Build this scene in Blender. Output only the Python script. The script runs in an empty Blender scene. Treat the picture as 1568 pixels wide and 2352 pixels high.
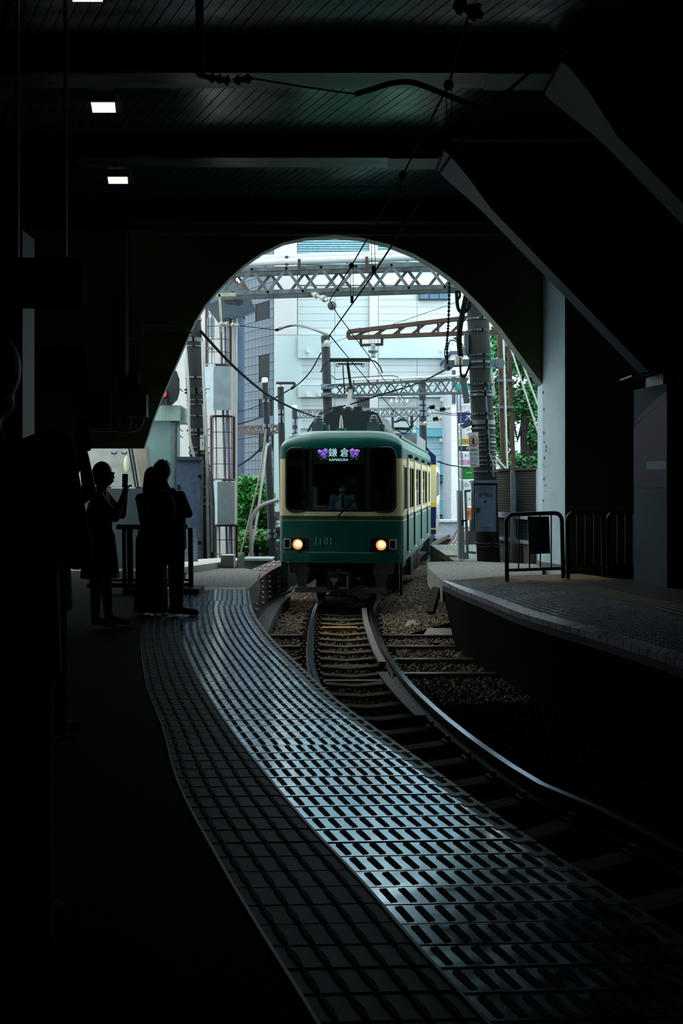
import bpy, bmesh, math, random
from mathutils import Vector, Matrix
random.seed(7)
S = bpy.context.scene
COL = S.collection
# ---------------------------------------------------------------- camera, sky, exposure
F, HY, CZ = 2300.0, 1112.0, 1.45          # focal length in px (1568x2352), horizon row, eye height over the platform
cam = bpy.data.cameras.new('camera'); cam_o = bpy.data.objects.new('camera', cam); COL.objects.link(cam_o)
cam.sensor_fit = 'VERTICAL'; cam.sensor_height = 36.0; cam.lens = F / 2352 * 36
cam.shift_y = -(1176 - HY) / 2352
cam.clip_start = 0.05; cam.clip_end = 400
cam_o.location = (0, 0, CZ); cam_o.rotation_euler = (math.pi / 2, 0, 0)
S.camera = cam_o
W = bpy.data.worlds.new('overcast_sky'); S.world = W; W.use_nodes = True
_bg = W.node_tree.nodes['Background']; _bg.inputs[0].default_value = (0.74, 0.93, 1.0, 1); _bg.inputs[1].default_value = 2.5
sun = bpy.data.lights.new('sun', 'SUN'); sun.energy = 3.2; sun.angle = 0.9; sun.color = (1, 0.97, 0.9)
sun_o = bpy.data.objects.new('sun', sun); COL.objects.link(sun_o); sun_o.rotation_euler = (math.radians(44), 0, math.radians(-128))
vs = S.view_settings
vs.view_transform = 'Standard'; vs.look = 'None'; vs.exposure = 0.0; vs.gamma = 1.0; vs.use_curve_mapping = False
try:
    S.cycles.max_bounces = 8; S.cycles.sample_clamp_indirect = 4.0; S.cycles.caustics_reflective = False; S.cycles.caustics_refractive = False
except Exception: pass
# ---------------------------------------------------------------- helpers
def RY(Y): return Y + 1.5 if 17.9 <= Y <= 19.36 else Y      # things just outside the arch stand back from it
def P(px, py, Y):
    Y = RY(Y); return Vector(((px - 784) / F * Y, Y, CZ - (py - HY) / F * Y))
def G(px, py, z=0.0):
    Y = (CZ - z) * F / (py - HY); return Vector(((px - 784) / F * Y, Y, z))
def V(*a): return Vector(a)
def lin(c): c /= 255.0; return c / 12.92 if c <= 0.04045 else ((c + 0.055) / 1.055) ** 2.4
MATS = {}
def mat(name, rgb, rough=0.6, metal=0.0, var=0.15, scale=6.0, bump=0.0, spec=0.5, emit=None, es=1.0, stretch=None, rvar=0.0, detail=5.0, coat=0.0, ior=1.5, tint=(1, 1, 1)):
    if name in MATS: return MATS[name]
    m = bpy.data.materials.new(name); m.use_nodes = True; nt = m.node_tree; b = nt.nodes['Principled BSDF']
    c = tuple(lin(x) for x in rgb)
    b.inputs['Roughness'].default_value = rough; b.inputs['Metallic'].default_value = metal
    b.inputs['Specular IOR Level'].default_value = spec; b.inputs['IOR'].default_value = ior; b.inputs['Coat Weight'].default_value = coat; b.inputs['Specular Tint'].default_value = tint + (1,)
    if emit:
        b.inputs['Emission Color'].default_value = tuple(lin(x) for x in emit) + (1,); b.inputs['Emission Strength'].default_value = es
    b.inputs['Base Color'].default_value = c + (1,)
    if var or bump or rvar:
        tc = nt.nodes.new('ShaderNodeTexCoord'); nz = nt.nodes.new('ShaderNodeTexNoise')
        nz.inputs['Scale'].default_value = scale; nz.inputs['Detail'].default_value = detail
        if stretch:
            mp = nt.nodes.new('ShaderNodeMapping'); mp.inputs['Scale'].default_value = stretch
            nt.links.new(tc.outputs['Object'], mp.inputs[0]); nt.links.new(mp.outputs[0], nz.inputs['Vector'])
        else: nt.links.new(tc.outputs['Object'], nz.inputs['Vector'])
        r = nt.nodes.new('ShaderNodeValToRGB'); r.color_ramp.elements[0].position = 0.3; r.color_ramp.elements[1].position = 0.7
        r.color_ramp.elements[0].color = tuple(x * (1 - var) for x in c) + (1,); r.color_ramp.elements[1].color = tuple(min(1, x * (1 + var)) for x in c) + (1,)
        nt.links.new(nz.outputs[0], r.inputs[0]); nt.links.new(r.outputs[0], b.inputs['Base Color'])
        if bump:
            bp = nt.nodes.new('ShaderNodeBump'); bp.inputs['Strength'].default_value = bump; bp.inputs['Distance'].default_value = 0.02
            nt.links.new(nz.outputs[0], bp.inputs['Height']); nt.links.new(bp.outputs[0], b.inputs['Normal'])
        if rvar:
            mr = nt.nodes.new('ShaderNodeMapRange'); mr.inputs[1].default_value = 0.3; mr.inputs[2].default_value = 0.7
            mr.inputs[3].default_value = max(0.02, rough - rvar); mr.inputs[4].default_value = rough + rvar
            nt.links.new(nz.outputs[0], mr.inputs[0]); nt.links.new(mr.outputs[0], b.inputs['Roughness'])
    MATS[name] = m; return m
def glass(name, tint, refl=1.0):
    if name in MATS: return MATS[name]
    m = bpy.data.materials.new(name); m.use_nodes = True; nt = m.node_tree; nt.nodes.clear()
    o = nt.nodes.new('ShaderNodeOutputMaterial'); mx = nt.nodes.new('ShaderNodeMixShader'); t = nt.nodes.new('ShaderNodeBsdfTransparent'); g = nt.nodes.new('ShaderNodeBsdfGlossy')
    fr = nt.nodes.new('ShaderNodeFresnel'); fr.inputs[0].default_value = 1.5; ml = nt.nodes.new('ShaderNodeMath'); ml.operation = 'MULTIPLY'; ml.inputs[1].default_value = refl
    t.inputs[0].default_value = tuple(lin(x) for x in tint) + (1,); g.inputs['Roughness'].default_value = 0.03
    nt.links.new(fr.outputs[0], ml.inputs[0]); nt.links.new(ml.outputs[0], mx.inputs[0]); nt.links.new(t.outputs[0], mx.inputs[1]); nt.links.new(g.outputs[0], mx.inputs[2]); nt.links.new(mx.outputs[0], o.inputs[0])
    MATS[name] = m; return m
OFF = {}
def tag(o, label=None, cat=None, group=None, kind=None):
    if label: o['label'] = label
    if cat: o['category'] = cat
    if group: o['group'] = group
    if kind: o['kind'] = kind
    return o
def thing(name, label, cat, loc=(0, 0, 0), group=None, rz=0.0):
    o = bpy.data.objects.new(name, None); COL.objects.link(o); o.location = loc; o.rotation_euler.z = rz
    o.empty_display_size = 0.1; OFF[o.name] = Vector(loc) if rz == 0 else Vector((0, 0, 0))
    return tag(o, label, cat, group)
class M:
    def __init__(s): s.v = []; s.f = []; s.m = []
    def add(s, vs, fs, mi=0):
        n = len(s.v); s.v += [tuple(v) for v in vs]; s.f += [tuple(i + n for i in f) for f in fs]; s.m += [mi] * len(fs); return s
    def bx(s, x0, x1, y0, y1, z0, z1, mi=0):
        return s.add([(x0, y0, z0), (x1, y0, z0), (x1, y1, z0), (x0, y1, z0), (x0, y0, z1), (x1, y0, z1), (x1, y1, z1), (x0, y1, z1)],
                     [(0, 3, 2, 1), (4, 5, 6, 7), (0, 1, 5, 4), (1, 2, 6, 5), (2, 3, 7, 6), (3, 0, 4, 7)], mi)
    def bar(s, p, q, w, h, up=(0, 0, 1), mi=0):
        p, q = Vector(p), Vector(q); d = (q - p).normalized(); u = Vector(up)
        if abs(d.dot(u)) > 0.97: u = Vector((0, 1, 0))
        a = d.cross(u).normalized() * w / 2; b = a.cross(d).normalized() * h / 2
        return s.add([p - a - b, p + a - b, p + a + b, p - a + b, q - a - b, q + a - b, q + a + b, q - a + b],
                     [(0, 3, 2, 1), (4, 5, 6, 7), (0, 1, 5, 4), (1, 2, 6, 5), (2, 3, 7, 6), (3, 0, 4, 7)], mi)
    def tube(s, pts, r, n=8, mi=0, closed=False):
        pts = [Vector(p) for p in pts]; k = len(pts); rs = r if isinstance(r, (list, tuple)) else [r] * k; vs = []; fs = []
        prev = None
        for i, p in enumerate(pts):
            if closed: d = pts[(i + 1) % k] - pts[i - 1]
            else: d = pts[min(i + 1, k - 1)] - pts[max(i - 1, 0)]
            d = d.normalized()
            if prev is None:
                u = Vector((0, 0, 1)) if abs(d.z) < 0.9 else Vector((0, 1, 0)); a = d.cross(u).normalized()
            else:
                a = (prev - d * prev.dot(d)).normalized()
            prev = a; b = d.cross(a)
            for j in range(n):
                t = 2 * math.pi * j / n; vs.append(p + (a * math.cos(t) + b * math.sin(t)) * rs[i])
        for i in range(k if closed else k - 1):
            for j in range(n):
                i2 = (i + 1) % k; fs.append((i * n + j, i * n + (j + 1) % n, i2 * n + (j + 1) % n, i2 * n + j))
        if not closed: fs.append(tuple(reversed(range(n)))); fs.append(tuple(range((k - 1) * n, k * n)))
        return s.add(vs, fs, mi)
    def ball(s, c, r, n=12, m=8, mi=0, R=None):
        c = Vector(c); r = r if isinstance(r, (list, tuple)) else (r, r, r); vs = []; fs = []
        for i in range(m + 1):
            th = math.pi * i / m
            for j in range(n):
                ph = 2 * math.pi * j / n; q = Vector((r[0] * math.sin(th) * math.cos(ph), r[1] * math.sin(th) * math.sin(ph), r[2] * math.cos(th)))
                vs.append(c + (R @ q if R else q))
        for i in range(m):
            for j in range(n): fs.append((i * n + j, (i + 1) * n + j, (i + 1) * n + (j + 1) % n, i * n + (j + 1) % n))
        return s.add(vs, fs, mi)
    def prism(s, poly, vec, mi=0):
        n = len(poly); a = [Vector(p) for p in poly]; b = [p + Vector(vec) for p in a]
        return s.add(a + b, [tuple(range(n)), tuple(reversed(range(n, 2 * n)))] + [(i, i + n, (i + 1) % n + n, (i + 1) % n) for i in range(n)], mi)
    def quad(s, a, b, c, d, mi=0): return s.add([a, b, c, d], [(0, 1, 2, 3)], mi)
    def lathe(s, c, prof, n=16, axis=(0, 0, 1), mi=0):
        c = Vector(c); ax = Vector(axis).normalized(); u = Vector((0, 0, 1)) if abs(ax.z) < 0.9 else Vector((1, 0, 0)); a = ax.cross(u).normalized(); b = ax.cross(a); vs = []; fs = []
        for r, h in prof:
            for j in range(n):
                t = 2 * math.pi * j / n; vs.append(c + ax * h + (a * math.cos(t) + b * math.sin(t)) * r)
        k = len(prof)
        for i in range(k - 1):
            for j in range(n): fs.append((i * n + j, i * n + (j + 1) % n, (i + 1) * n + (j + 1) % n, (i + 1) * n + j))
        fs.append(tuple(reversed(range(n)))); fs.append(tuple(range((k - 1) * n, k * n)))
        return s.add(vs, fs, mi)
    def build(s, name, mats, parent=None, label=None, cat=None, group=None, kind=None, smooth=False, fix=True, loc=None):
        me = bpy.data.meshes.new(name); off = Vector((0, 0, 0))
        if parent is not None: off = OFF.get(parent.name, Vector((0, 0, 0)))
        elif loc is not None: off = Vector(loc)
        me.from_pydata([(v[0] - off.x, v[1] - off.y, v[2] - off.z) for v in s.v], [], s.f)
        if not isinstance(mats, (list, tuple)): mats = [mats]
        for m in mats: me.materials.append(m)
        if len(mats) > 1: me.polygons.foreach_set('material_index', s.m)
        if fix:
            bm = bmesh.new(); bm.from_mesh(me)
            if smooth: bmesh.ops.remove_doubles(bm, verts=bm.verts, dist=1e-4)
            bmesh.ops.recalc_face_normals(bm, faces=bm.faces); bm.to_mesh(me); bm.free()
        if smooth:
            me.polygons.foreach_set('use_smooth', [True] * len(me.polygons))
            try: me.set_sharp_from_angle(angle=math.radians(40))
            except Exception: pass
        o = bpy.data.objects.new(name, me); COL.objects.link(o)
        if parent is not None: o.parent = parent; OFF[o.name] = off
        else: o.location = off; OFF[o.name] = off
        return tag(o, label, cat, group, kind)
def struct(name, m, mt, label=None, smooth=False): return m.build(name, mt, kind='structure', label=label, smooth=smooth)
def inst(src, name, parent, loc, rz=0.0, scale=None):
    o = bpy.data.objects.new(name, src.data if hasattr(src, 'data') else src); COL.objects.link(o); o.parent = parent
    o.location = Vector(loc) - OFF.get(parent.name, Vector((0, 0, 0))); o.rotation_euler.z = rz
    if scale: o.scale = scale
    OFF[o.name] = Vector((0, 0, 0)); return o
def copy_tree(o, loc, label=None, parent=None):
    c = o.copy(); COL.objects.link(c)
    if parent is None: c.location = loc
    else: c.parent = parent
    if label: c['label'] = label
    for ch in o.children: copy_tree(ch, None, None, c)
    return c
def text(s, size, loc, mt, parent, name='lettering', rz=0.0, rx=math.pi / 2, align='CENTER', shear=0.0, sx=1.0, vertical=False, gap=1.0, bold=0.0):
    if vertical: s = '\n'.join(s)
    cu = bpy.data.curves.new(name, 'FONT'); cu.body = s; cu.size = size; cu.align_x = align; cu.align_y = 'CENTER'; cu.shear = shear; cu.resolution_u = 2
    cu.space_line = gap; cu.offset = bold
    t = bpy.data.objects.new(name, cu); COL.objects.link(t)
    me = bpy.data.meshes.new_from_object(t); bpy.data.objects.remove(t); me.materials.clear(); me.materials.append(mt)
    o = bpy.data.objects.new(name, me); COL.objects.link(o); o.parent = parent
    o.location = Vector(loc) - OFF.get(parent.name, Vector((0, 0, 0))); o.rotation_euler = (rx, 0, rz); o.scale = (sx, 1, 1)
    return o
def spline(pts, n):
    pts = [Vector(p) for p in pts]; out = []; k = len(pts)
    for i in range(k - 1):
        p0, p1, p2, p3 = pts[max(i - 1, 0)], pts[i], pts[i + 1], pts[min(i + 2, k - 1)]
        for j in range(n):
            t = j / n
            out.append(0.5 * ((2 * p1) + (p2 - p0) * t + (2 * p0 - 5 * p1 + 4 * p2 - p3) * t * t + (3 * p1 - p0 - 3 * p2 + p3) * t ** 3))
    return out + [pts[-1]]
def curveX(pts):
    """x as a smooth function of y through the given ground points"""
    sp = sorted(spline(pts, 8), key=lambda p: p.y)
    def fx(y):
        if y <= sp[0].y: a, b = sp[0], sp[3]
        elif y >= sp[-1].y: a, b = sp[-4], sp[-1]
        else:
            i = next(i for i in range(len(sp) - 1) if sp[i].y <= y <= sp[i + 1].y); a, b = sp[i], sp[i + 1]
        return a.x + (b.x - a.x) * (y - a.y) / max(1e-6, b.y - a.y)
    return fx
# ---------------------------------------------------------------- materials
dark_wall = mat('dark_painted_wall', (30, 32, 28), 0.8, var=0.25, scale=2)
olive = mat('olive_plaster', (112, 124, 84), 0.85, var=0.2, scale=1.5, spec=.1)
soffit = mat('pale_concrete', (112, 116, 108), 0.8, var=0.1, scale=3)
black_steel = mat('black_steel', (7, 10, 12), 0.6, var=0.2)
grey_steel = mat('grey_painted_steel', (72, 82, 90), 0.45, var=0.15, scale=4)
plank_m = mat('ceiling_plank_paint', (26, 52, 60), 0.24, var=0.2, scale=3, bump=0.03, rvar=0.08, spec=0.7, ior=1.6)
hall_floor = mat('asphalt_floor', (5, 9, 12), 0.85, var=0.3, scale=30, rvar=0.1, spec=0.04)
conc_rough = mat('rough_concrete', (112, 116, 110), 0.9, var=0.85, scale=28, bump=0.6, detail=8)
conc = mat('grey_concrete', (150, 156, 158), 0.85, var=0.12, scale=5)
tile_m = mat('glossy_platform_tile', (56, 80, 104), 0.17, var=0.3, scale=9, bump=0.02, spec=0.5, rvar=0.08, coat=0.2, ior=8.0, tint=(0.76, 0.9, 1.0))
tile_edge = mat('dull_edge_tile', (40, 46, 50), 0.45, var=0.25, scale=12)
tact_m = mat('matt_tactile_tile', (3, 44, 60), 0.5, var=0.25, scale=8, spec=.11, tint=(.5, .9, 1))
rib_m = mat('rubber_grip', (4, 6, 8), 0.8, var=0.2)
rail_m = mat('rail_steel', (118, 136, 158), 0.2, metal=1.0, var=0.25, scale=14)
rust = mat('rusty_brown_steel', (76, 52, 42), 0.7, var=0.35, scale=6, stretch=(1, 1, 0.3))
rust_d = mat('dark_rust', (62, 46, 40), 0.7, var=0.35, scale=9)
galv = mat('galvanised_steel', (112, 122, 130), 0.45, metal=0.4, var=0.25, scale=5)
galv_d = mat('weathered_gantry_steel', (84, 92, 94), 0.6, var=0.45, scale=6)
pole_m = mat('weathered_pole_concrete', (44, 46, 46), 0.85, var=0.25, scale=4, stretch=(1, 1, 0.2))
cable = mat('black_cable', (8, 9, 11), 0.8, var=0, spec=.08)
white_cover = mat('white_guy_cover', (222, 222, 216), 0.5, var=0.06)
porcelain = mat('glazed_porcelain', (172, 170, 158), 0.2, var=0.08)
bolt_m = mat('zinc_bolt', (232, 236, 240), 0.4, metal=0.0, var=0.1)
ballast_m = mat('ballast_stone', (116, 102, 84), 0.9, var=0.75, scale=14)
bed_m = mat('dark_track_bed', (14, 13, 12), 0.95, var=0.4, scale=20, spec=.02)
sleeper_m = mat('concrete_sleeper', (96, 86, 70), 0.9, spec=.03, var=0.25, scale=8)
wood_m = mat('old_timber', (64, 56, 48), 0.8, var=0.3, scale=8)
lens_white = mat('lamp_diffuser', (250, 245, 225), 0.4, var=0, emit=(255, 247, 222), es=1.4)
ink = mat('black_ink', (10, 10, 12), 0.7, var=0)
red_ink = mat('red_ink', (170, 22, 36), 0.6, var=0)
white_pt = mat('white_sign_paint', (226, 228, 228), 0.5, var=0.04)
skin_m = mat('skin', (168, 118, 96), 0.6, var=0.08)
hair_m = mat('black_hair', (10, 9, 9), 0.6, var=0.2, scale=40)
dark_cloth = mat('charcoal_cloth', (14, 15, 18), 0.95, var=0.2, scale=20)
navy_cloth = mat('dark_navy_cloth', (16, 18, 28), 0.95, var=0.2, scale=20)
leaf_m = mat('green_leaf', (44, 122, 36), 0.55, var=0.6, scale=3.0)
leaf_d = mat('dark_green_leaf', (54, 110, 62), 0.6, var=0.6, scale=2.5)
bark = mat('dark_bark', (26, 24, 22), 0.9, var=0.4, scale=8)
# ================================================================ HALL: walls, ceiling, arch
AY = 17.6                                                   # plane of the arched end wall
arch = [(330, 1030), (352, 962), (375, 905), (402, 843), (430, 778), (447, 740), (470, 702), (500, 667), (530, 636), (560, 609), (600, 581), (650, 557), (700, 546), (770, 541),
        (830, 546), (890, 560), (950, 583), (1000, 612), (1050, 649), (1100, 697), (1150, 754), (1200, 822), (1248, 886)]
ap = [P(x, y, AY) for x, y in arch]; TH = 0.42; ZT = 7.0
m = M(); XL, XR = -6.6, 9.0
def wallcol(a, b, zt=ZT):
    ta, tb = (AY + 0.1 + (TH - 0.1) * min(1, max(0, (q.x + 3.5) / 7)) for q in (a, b))       # the wall thickens to the right
    for ya, yb_, mi in ((AY, AY, 0), (ta, tb, 2)): m.quad((a.x, ya, a.z), (b.x, yb_, b.z), (b.x, yb_, zt), (a.x, ya, zt), mi)
    m.quad((a.x, AY, a.z), (b.x, AY, b.z), (b.x, tb, b.z), (a.x, ta, a.z), 1)
for a, b in zip(ap, ap[1:]): wallcol(a, b)
wallcol(V(XL, 0, ap[0].z), ap[0])
wallcol(V(ap[-1].x, 0, -1.2), V(ap[-1].x + 0.45, 0, -1.2))
struct('wall_far', m, [olive, soffit, mat('pale_outer_render', (226, 226, 220), .85, var=.05)], 'dark olive end wall with the wide arch over the track')  # unseen outer face made pale so it bounces light onto the train
# the splayed pale pier and the wall beside it
X0, X1 = ap[-1].x, (1297 - 784) / F * 16.9
m = M(); pier_m = mat('pale_pier_plaster', (168, 190, 200), 0.85, var=0.09, scale=2.5)
m.prism([(X0 - 0.02, AY - 0.005, -0.6), (X1, 16.9, -0.6), (X1 + 0.35, 17.1, -0.6), (X0 + 0.5, AY + TH, -0.6), (X0 - 0.02, AY + TH + 0.02, -0.6)], (0, 0, 7.3))
struct('pillar_right', m, pier_m, 'pale plastered pier at the right foot of the arch')
pier = bpy.data.objects['pillar_right']
for i in range(22):
    z = random.uniform(0.2, 3.1); t = random.uniform(0.02, 0.16); q = V(X0 - 0.02, AY - 0.005, z).lerp(V(X1, 16.9, z), t); h = random.uniform(.012, .06); w = random.uniform(.004, .012)
    M().prism([(q.x - .004, q.y - .004, z), (q.x + w * .6, q.y - w, z + .01), (q.x + w * .5, q.y - w, z + h), (q.x - .004, q.y - .004, z + h * .9)], (-.006, -.006, 0)).build('paint_chip', mat('chip_brown', (112, 104, 88), .9), pier)
m = M(); m.prism([(X0 - 0.035, AY - 0.05, 0), (X1 + 0.002, 16.88, 0), (X1 + 0.2, 16.88, 0), (X0 + 0.4, AY + TH, 0), (X0 - 0.035, AY + TH + 0.03, 0)], (0, 0, 0.085)); struct('baseboard_right', m, mat('grey_skirting', (92, 96, 100), 0.7))
m = M(); m.bx(X1 + 0.01, XR, 16.9, 17.2, -0.6, 7); struct('wall_right_far', m, olive, 'dark olive wall right of the pale pier')
m = M(); m.bx(XR, XR + 0.2, -4, 17.3, -1.2, 7); struct('wall_right', m, dark_wall)
m = M(); m.bx(XL - 0.2, XL, -4, AY + TH, -1.2, 7); struct('wall_left', m, dark_wall)
m = M(); m.bx(XL, XR, -4.2, -4, -1.2, 7); struct('wall_back', m, dark_wall)
m = M(); m.bx(XL - 0.2, XR + 0.2, -4.2, AY, 6.4, 6.6); ceil = struct('ceiling', m, mat('dark_soffit_board', (14, 15, 17), 0.7))
m = M(); m.bx(XL - 0.2, XR + 0.2, -4.2, AY, 6.6, 7.0); struct('roof', m, dark_wall)
pk = M()                                                     # planks, one object each, all from three meshes
for (ya, yb, xa, xb, w) in ((8.7, 11.22, -2.6, 3.6, 0.134), (11.63, 14.18, -3.6, 3.2, 0.134), (14.58, 17.26, -4.6, 2.8, 0.13)):
    L = yb - ya; g = 0.012; mm = M()
    mm.add([(0, ya, 6.35), (w - g, ya, 6.35), (w - g - 0.5 * L, yb, 6.35), (-0.5 * L, yb, 6.35), (0.01, ya, 6.4), (w - g - 0.01, ya, 6.4), (w - g - 0.5 * L - 0.01, yb, 6.4), (-0.5 * L + 0.01, yb, 6.4)],
           [(0, 3, 2, 1), (4, 5, 6, 7), (0, 1, 5, 4), (1, 2, 6, 5), (2, 3, 7, 6), (3, 0, 4, 7)])
    n = int((xb - xa) / w); src = None
    for i in range(n):
        if src is None: src = mm.build('plank', plank_m, ceil); src.location = (xa, 0, 0)
        else:
            o = inst(src, 'plank', ceil, (0, 0, 0)); o.location = (xa + i * w, 0, random.uniform(-0.004, 0.003))
# portal frames: box beam, glossy bottom flange, raking leg with a flared head
def frame(Y, xk, zk, xf, zf, n, lab):
    m = M(); m.bx(XL, xk + 0.1, Y, Y + 0.36, zk + 0.02, 6.38)
    o = struct('ceiling_beam', m, black_steel, lab)
    m = M(); m.bx(XL + 1.0, xk - 0.15, Y - 0.03, Y + 0.40, zk - 0.012, zk + 0.02)
    m.build('bottom_flange', mat('flange_paint', (36, 44, 52), 0.3, var=0.4, scale=2, stretch=(0.4, 2, 1), rvar=0.1), o)
    # raking leg: flange plate (flared at the head) and web behind it
    d = V(xf - xk, 0, zf - zk); L = d.length; d.normalize(); nrm = V(-d.z, 0, d.x) * (-1 if -d.z > 0 else 1)
    m = M(); st = [(0, -0.3, 0.6), (0.12, -0.34, 0.6), (0.45, -0.27, 0.52), (0.8, -0.1, 0.42), (1.0, 0.0, 0.40), (L, 0.0, 0.40)]
    up = V(d.z, 0, -d.x); up = up if up.z > 0 else -up
    for (s0, a0, b0), (s1, a1, b1) in zip(st, st[1:]):
        p, q = V(xk, 0, zk) + d * s0, V(xk, 0, zk) + d * s1
        vs = [(p.x, Y + a0, p.z), (p.x, Y + b0, p.z), (q.x, Y + b1, q.z), (q.x, Y + a1, q.z)]
        m.add([V(*v) for v in vs] + [V(*v) + up * 0.02 for v in vs], [(0, 1, 2, 3), (7, 6, 5, 4), (0, 4, 5, 1), (2, 6, 7, 3), (1, 5, 6, 2), (3, 7, 4, 0)])
    m.build('leg_flange', mat('leg_flange_paint', (24, 40, 52), 0.6, var=0.2, scale=2, spec=.15), o, smooth=False)
    m = M(); m.prism([V(xk, Y + 0.2, zk) + up * 0.02, V(xf, Y + 0.2, zf) + up * 0.02, V(xf + 0.6, Y + 0.2, zf) + up * 0.02, V(xf + 0.7, Y + 0.2, 6.38), V(xk, Y + 0.2, 6.38)], (0, 0.03, 0))
    m.build('leg_web', black_steel, o)
    m = M()
    m.bar(V(xk - 0.02, Y - 0.02, zk + 0.03), V(xk + 0.02, Y - 0.02, zk + 0.22), 0.03, 0.02); m.bx(xk - 0.75, xk - 0.05, Y - 0.05, Y + 0.42, zk - 0.03, zk - 0.013)
    m.build('splice_plate', grey_steel, o)
    return o
frame(14.2, 1.42, 6.08, 4.38, 3.02, 0, 'dark ceiling beam nearer the arch with a raking grey leg')
frame(11.25, 2.4, 6.07, 5.6, 2.8, 1, 'dark ceiling beam overhead with a raking grey leg at upper right')
frame(8.3, 3.4, 6.07, 6.6, 2.8, 2, 'dark ceiling beam nearest the camera above the frame')
m = M(); m.bx(XL, 2.6, AY - 0.32, AY, 5.98, 6.38); struct('lintel', m, mat('lintel_paint', (38, 42, 40), 0.7), 'dark lintel band above the arch')
m = M(); m.bx(XL, 3.0, AY - 0.05, AY, 5.82, 5.98); struct('trim_1', m, mat('ochre_band', (122, 120, 84), 0.7), 'dull ochre band under the lintel')
# left raking leg (mirror of the right ones, in the dark) and the pale strip of pillar behind the sign
m = M(); m.prism([P(170, 362, 14.2), P(20, 535, 14.2), P(-60, 535, 14.2), P(-60, 362, 14.2)], (0, 0.4, 0)); struct('pillar_left', m, mat('flat_black', (3, 4, 5), 1.0, var=0, spec=0), 'black raking frame leg in the upper left dark')  # flat black without gloss, used on this leg and the hanging board
m = M(); m.bx(P(-40, 0, 13).x, P(52, 0, 13).x, 13, 13.5, 0, 4.75); struct('pillar_left_rear', m, mat('teal_grey_pillar', (14, 46, 50), 0.7), 'dim teal-grey pillar at the left edge behind the hanging sign')
m = M(); m.bx(P(255, 0, 17).x, P(283, 0, 17).x, 17.2, 17.55, P(0, 860, 17).z, P(0, 520, 17).z); struct('pipe_shaft_left', m, mat('dim_shaft', (40, 44, 44), 0.8), 'dim vertical duct on the left of the arch wall')
# right pillar carrying the leg, with painted bands
pf, pn = P(1455, 0, 15.0), P(1531, 0, 14.0)
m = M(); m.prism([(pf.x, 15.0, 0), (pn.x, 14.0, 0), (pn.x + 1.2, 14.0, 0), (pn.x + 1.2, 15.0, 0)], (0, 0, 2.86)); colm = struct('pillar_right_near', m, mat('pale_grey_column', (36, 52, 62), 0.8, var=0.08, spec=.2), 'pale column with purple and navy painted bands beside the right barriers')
def onface(t, z, o=0.004):                                  # t 0..1 along the column's left face
    q = V(pf.x, 15.0, z).lerp(V(pn.x, 14.0, z), t); nn = V(-(15 - 14.0), -(pn.x - pf.x), 0).normalized(); return q + nn * o
def facepoly(name, pts, mt, o=0.004, wrap=None):
    m = M(); m.prism([onface(t, z, o) for t, z in pts], onface(0, 0, 0) - onface(0, 0, 0.003))
    if wrap: m.bx(pn.x - 0.003, pn.x + 1.2, 13.992 - o, 13.997, wrap[0], wrap[1])
    return m.build(name, mt, colm)
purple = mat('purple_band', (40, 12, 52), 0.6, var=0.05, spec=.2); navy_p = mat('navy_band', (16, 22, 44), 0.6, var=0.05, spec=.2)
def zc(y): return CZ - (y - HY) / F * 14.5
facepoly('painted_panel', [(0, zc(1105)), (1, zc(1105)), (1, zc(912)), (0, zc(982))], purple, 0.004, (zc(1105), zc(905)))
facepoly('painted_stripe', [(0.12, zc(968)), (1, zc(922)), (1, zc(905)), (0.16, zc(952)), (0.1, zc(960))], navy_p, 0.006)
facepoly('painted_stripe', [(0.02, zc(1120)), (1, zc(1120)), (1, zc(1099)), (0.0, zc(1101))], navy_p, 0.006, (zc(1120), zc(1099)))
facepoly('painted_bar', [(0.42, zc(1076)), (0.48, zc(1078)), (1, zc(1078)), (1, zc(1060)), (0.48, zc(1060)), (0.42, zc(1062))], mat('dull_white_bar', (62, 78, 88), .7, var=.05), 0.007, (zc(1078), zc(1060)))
m = M(); m.prism([P(1450, 861, 14.2), P(1518, 848, 14.2), P(1518, 852, 14.2), P(1450, 865, 14.2)], (0, 0.6, 0)); m.bx(pf.x + 0.15, pn.x + 0.15, 14.1, 14.9, 2.86, 3.02); m.build('cap_plate', grey_steel, colm)
# ================================================================ PLATFORMS
eL = curveX([G(*p) for p in [(571, 1353), (576, 1385), (589, 1418), (629, 1471), (694, 1533), (767, 1601), (866, 1674), (981, 1755), (1096, 1839), (1257, 1950), (1520, 2120), (1800, 2300)]])
lB = curveX([G(*p) for p in [(428, 1353), (415, 1390), (411, 1426), (415, 1466), (449, 1547), (514, 1654), (610, 1780), (690, 1876), (740, 1931), (836, 2033), (950, 2167), (1052, 2278), (1120, 2352), (1220, 2470)]])
lT = curveX([G(*p) for p in [(350, 1353), (340, 1390), (331, 1426), (326, 1466), (329, 1508), (342, 1581), (377, 1669), (415, 1800), (510, 1978), (606, 2138), (695, 2278), (740, 2352), (800, 2470)]])
Y0, Y1 = 2.3, 13.75
ys = [Y0 + (Y1 - Y0) * i / 60 for i in range(61)]
m = M()
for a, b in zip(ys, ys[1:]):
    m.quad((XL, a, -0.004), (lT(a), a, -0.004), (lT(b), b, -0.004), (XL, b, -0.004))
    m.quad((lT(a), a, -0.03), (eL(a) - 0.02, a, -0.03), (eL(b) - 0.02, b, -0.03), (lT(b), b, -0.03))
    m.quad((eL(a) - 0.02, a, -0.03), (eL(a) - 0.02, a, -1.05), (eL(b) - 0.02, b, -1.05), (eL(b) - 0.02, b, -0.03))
m.quad((XL, -4, -0.004), (eL(Y0) + 1.5, -4, -0.004), (eL(Y0), Y0, -0.004), (XL, Y0, -0.004))
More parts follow.
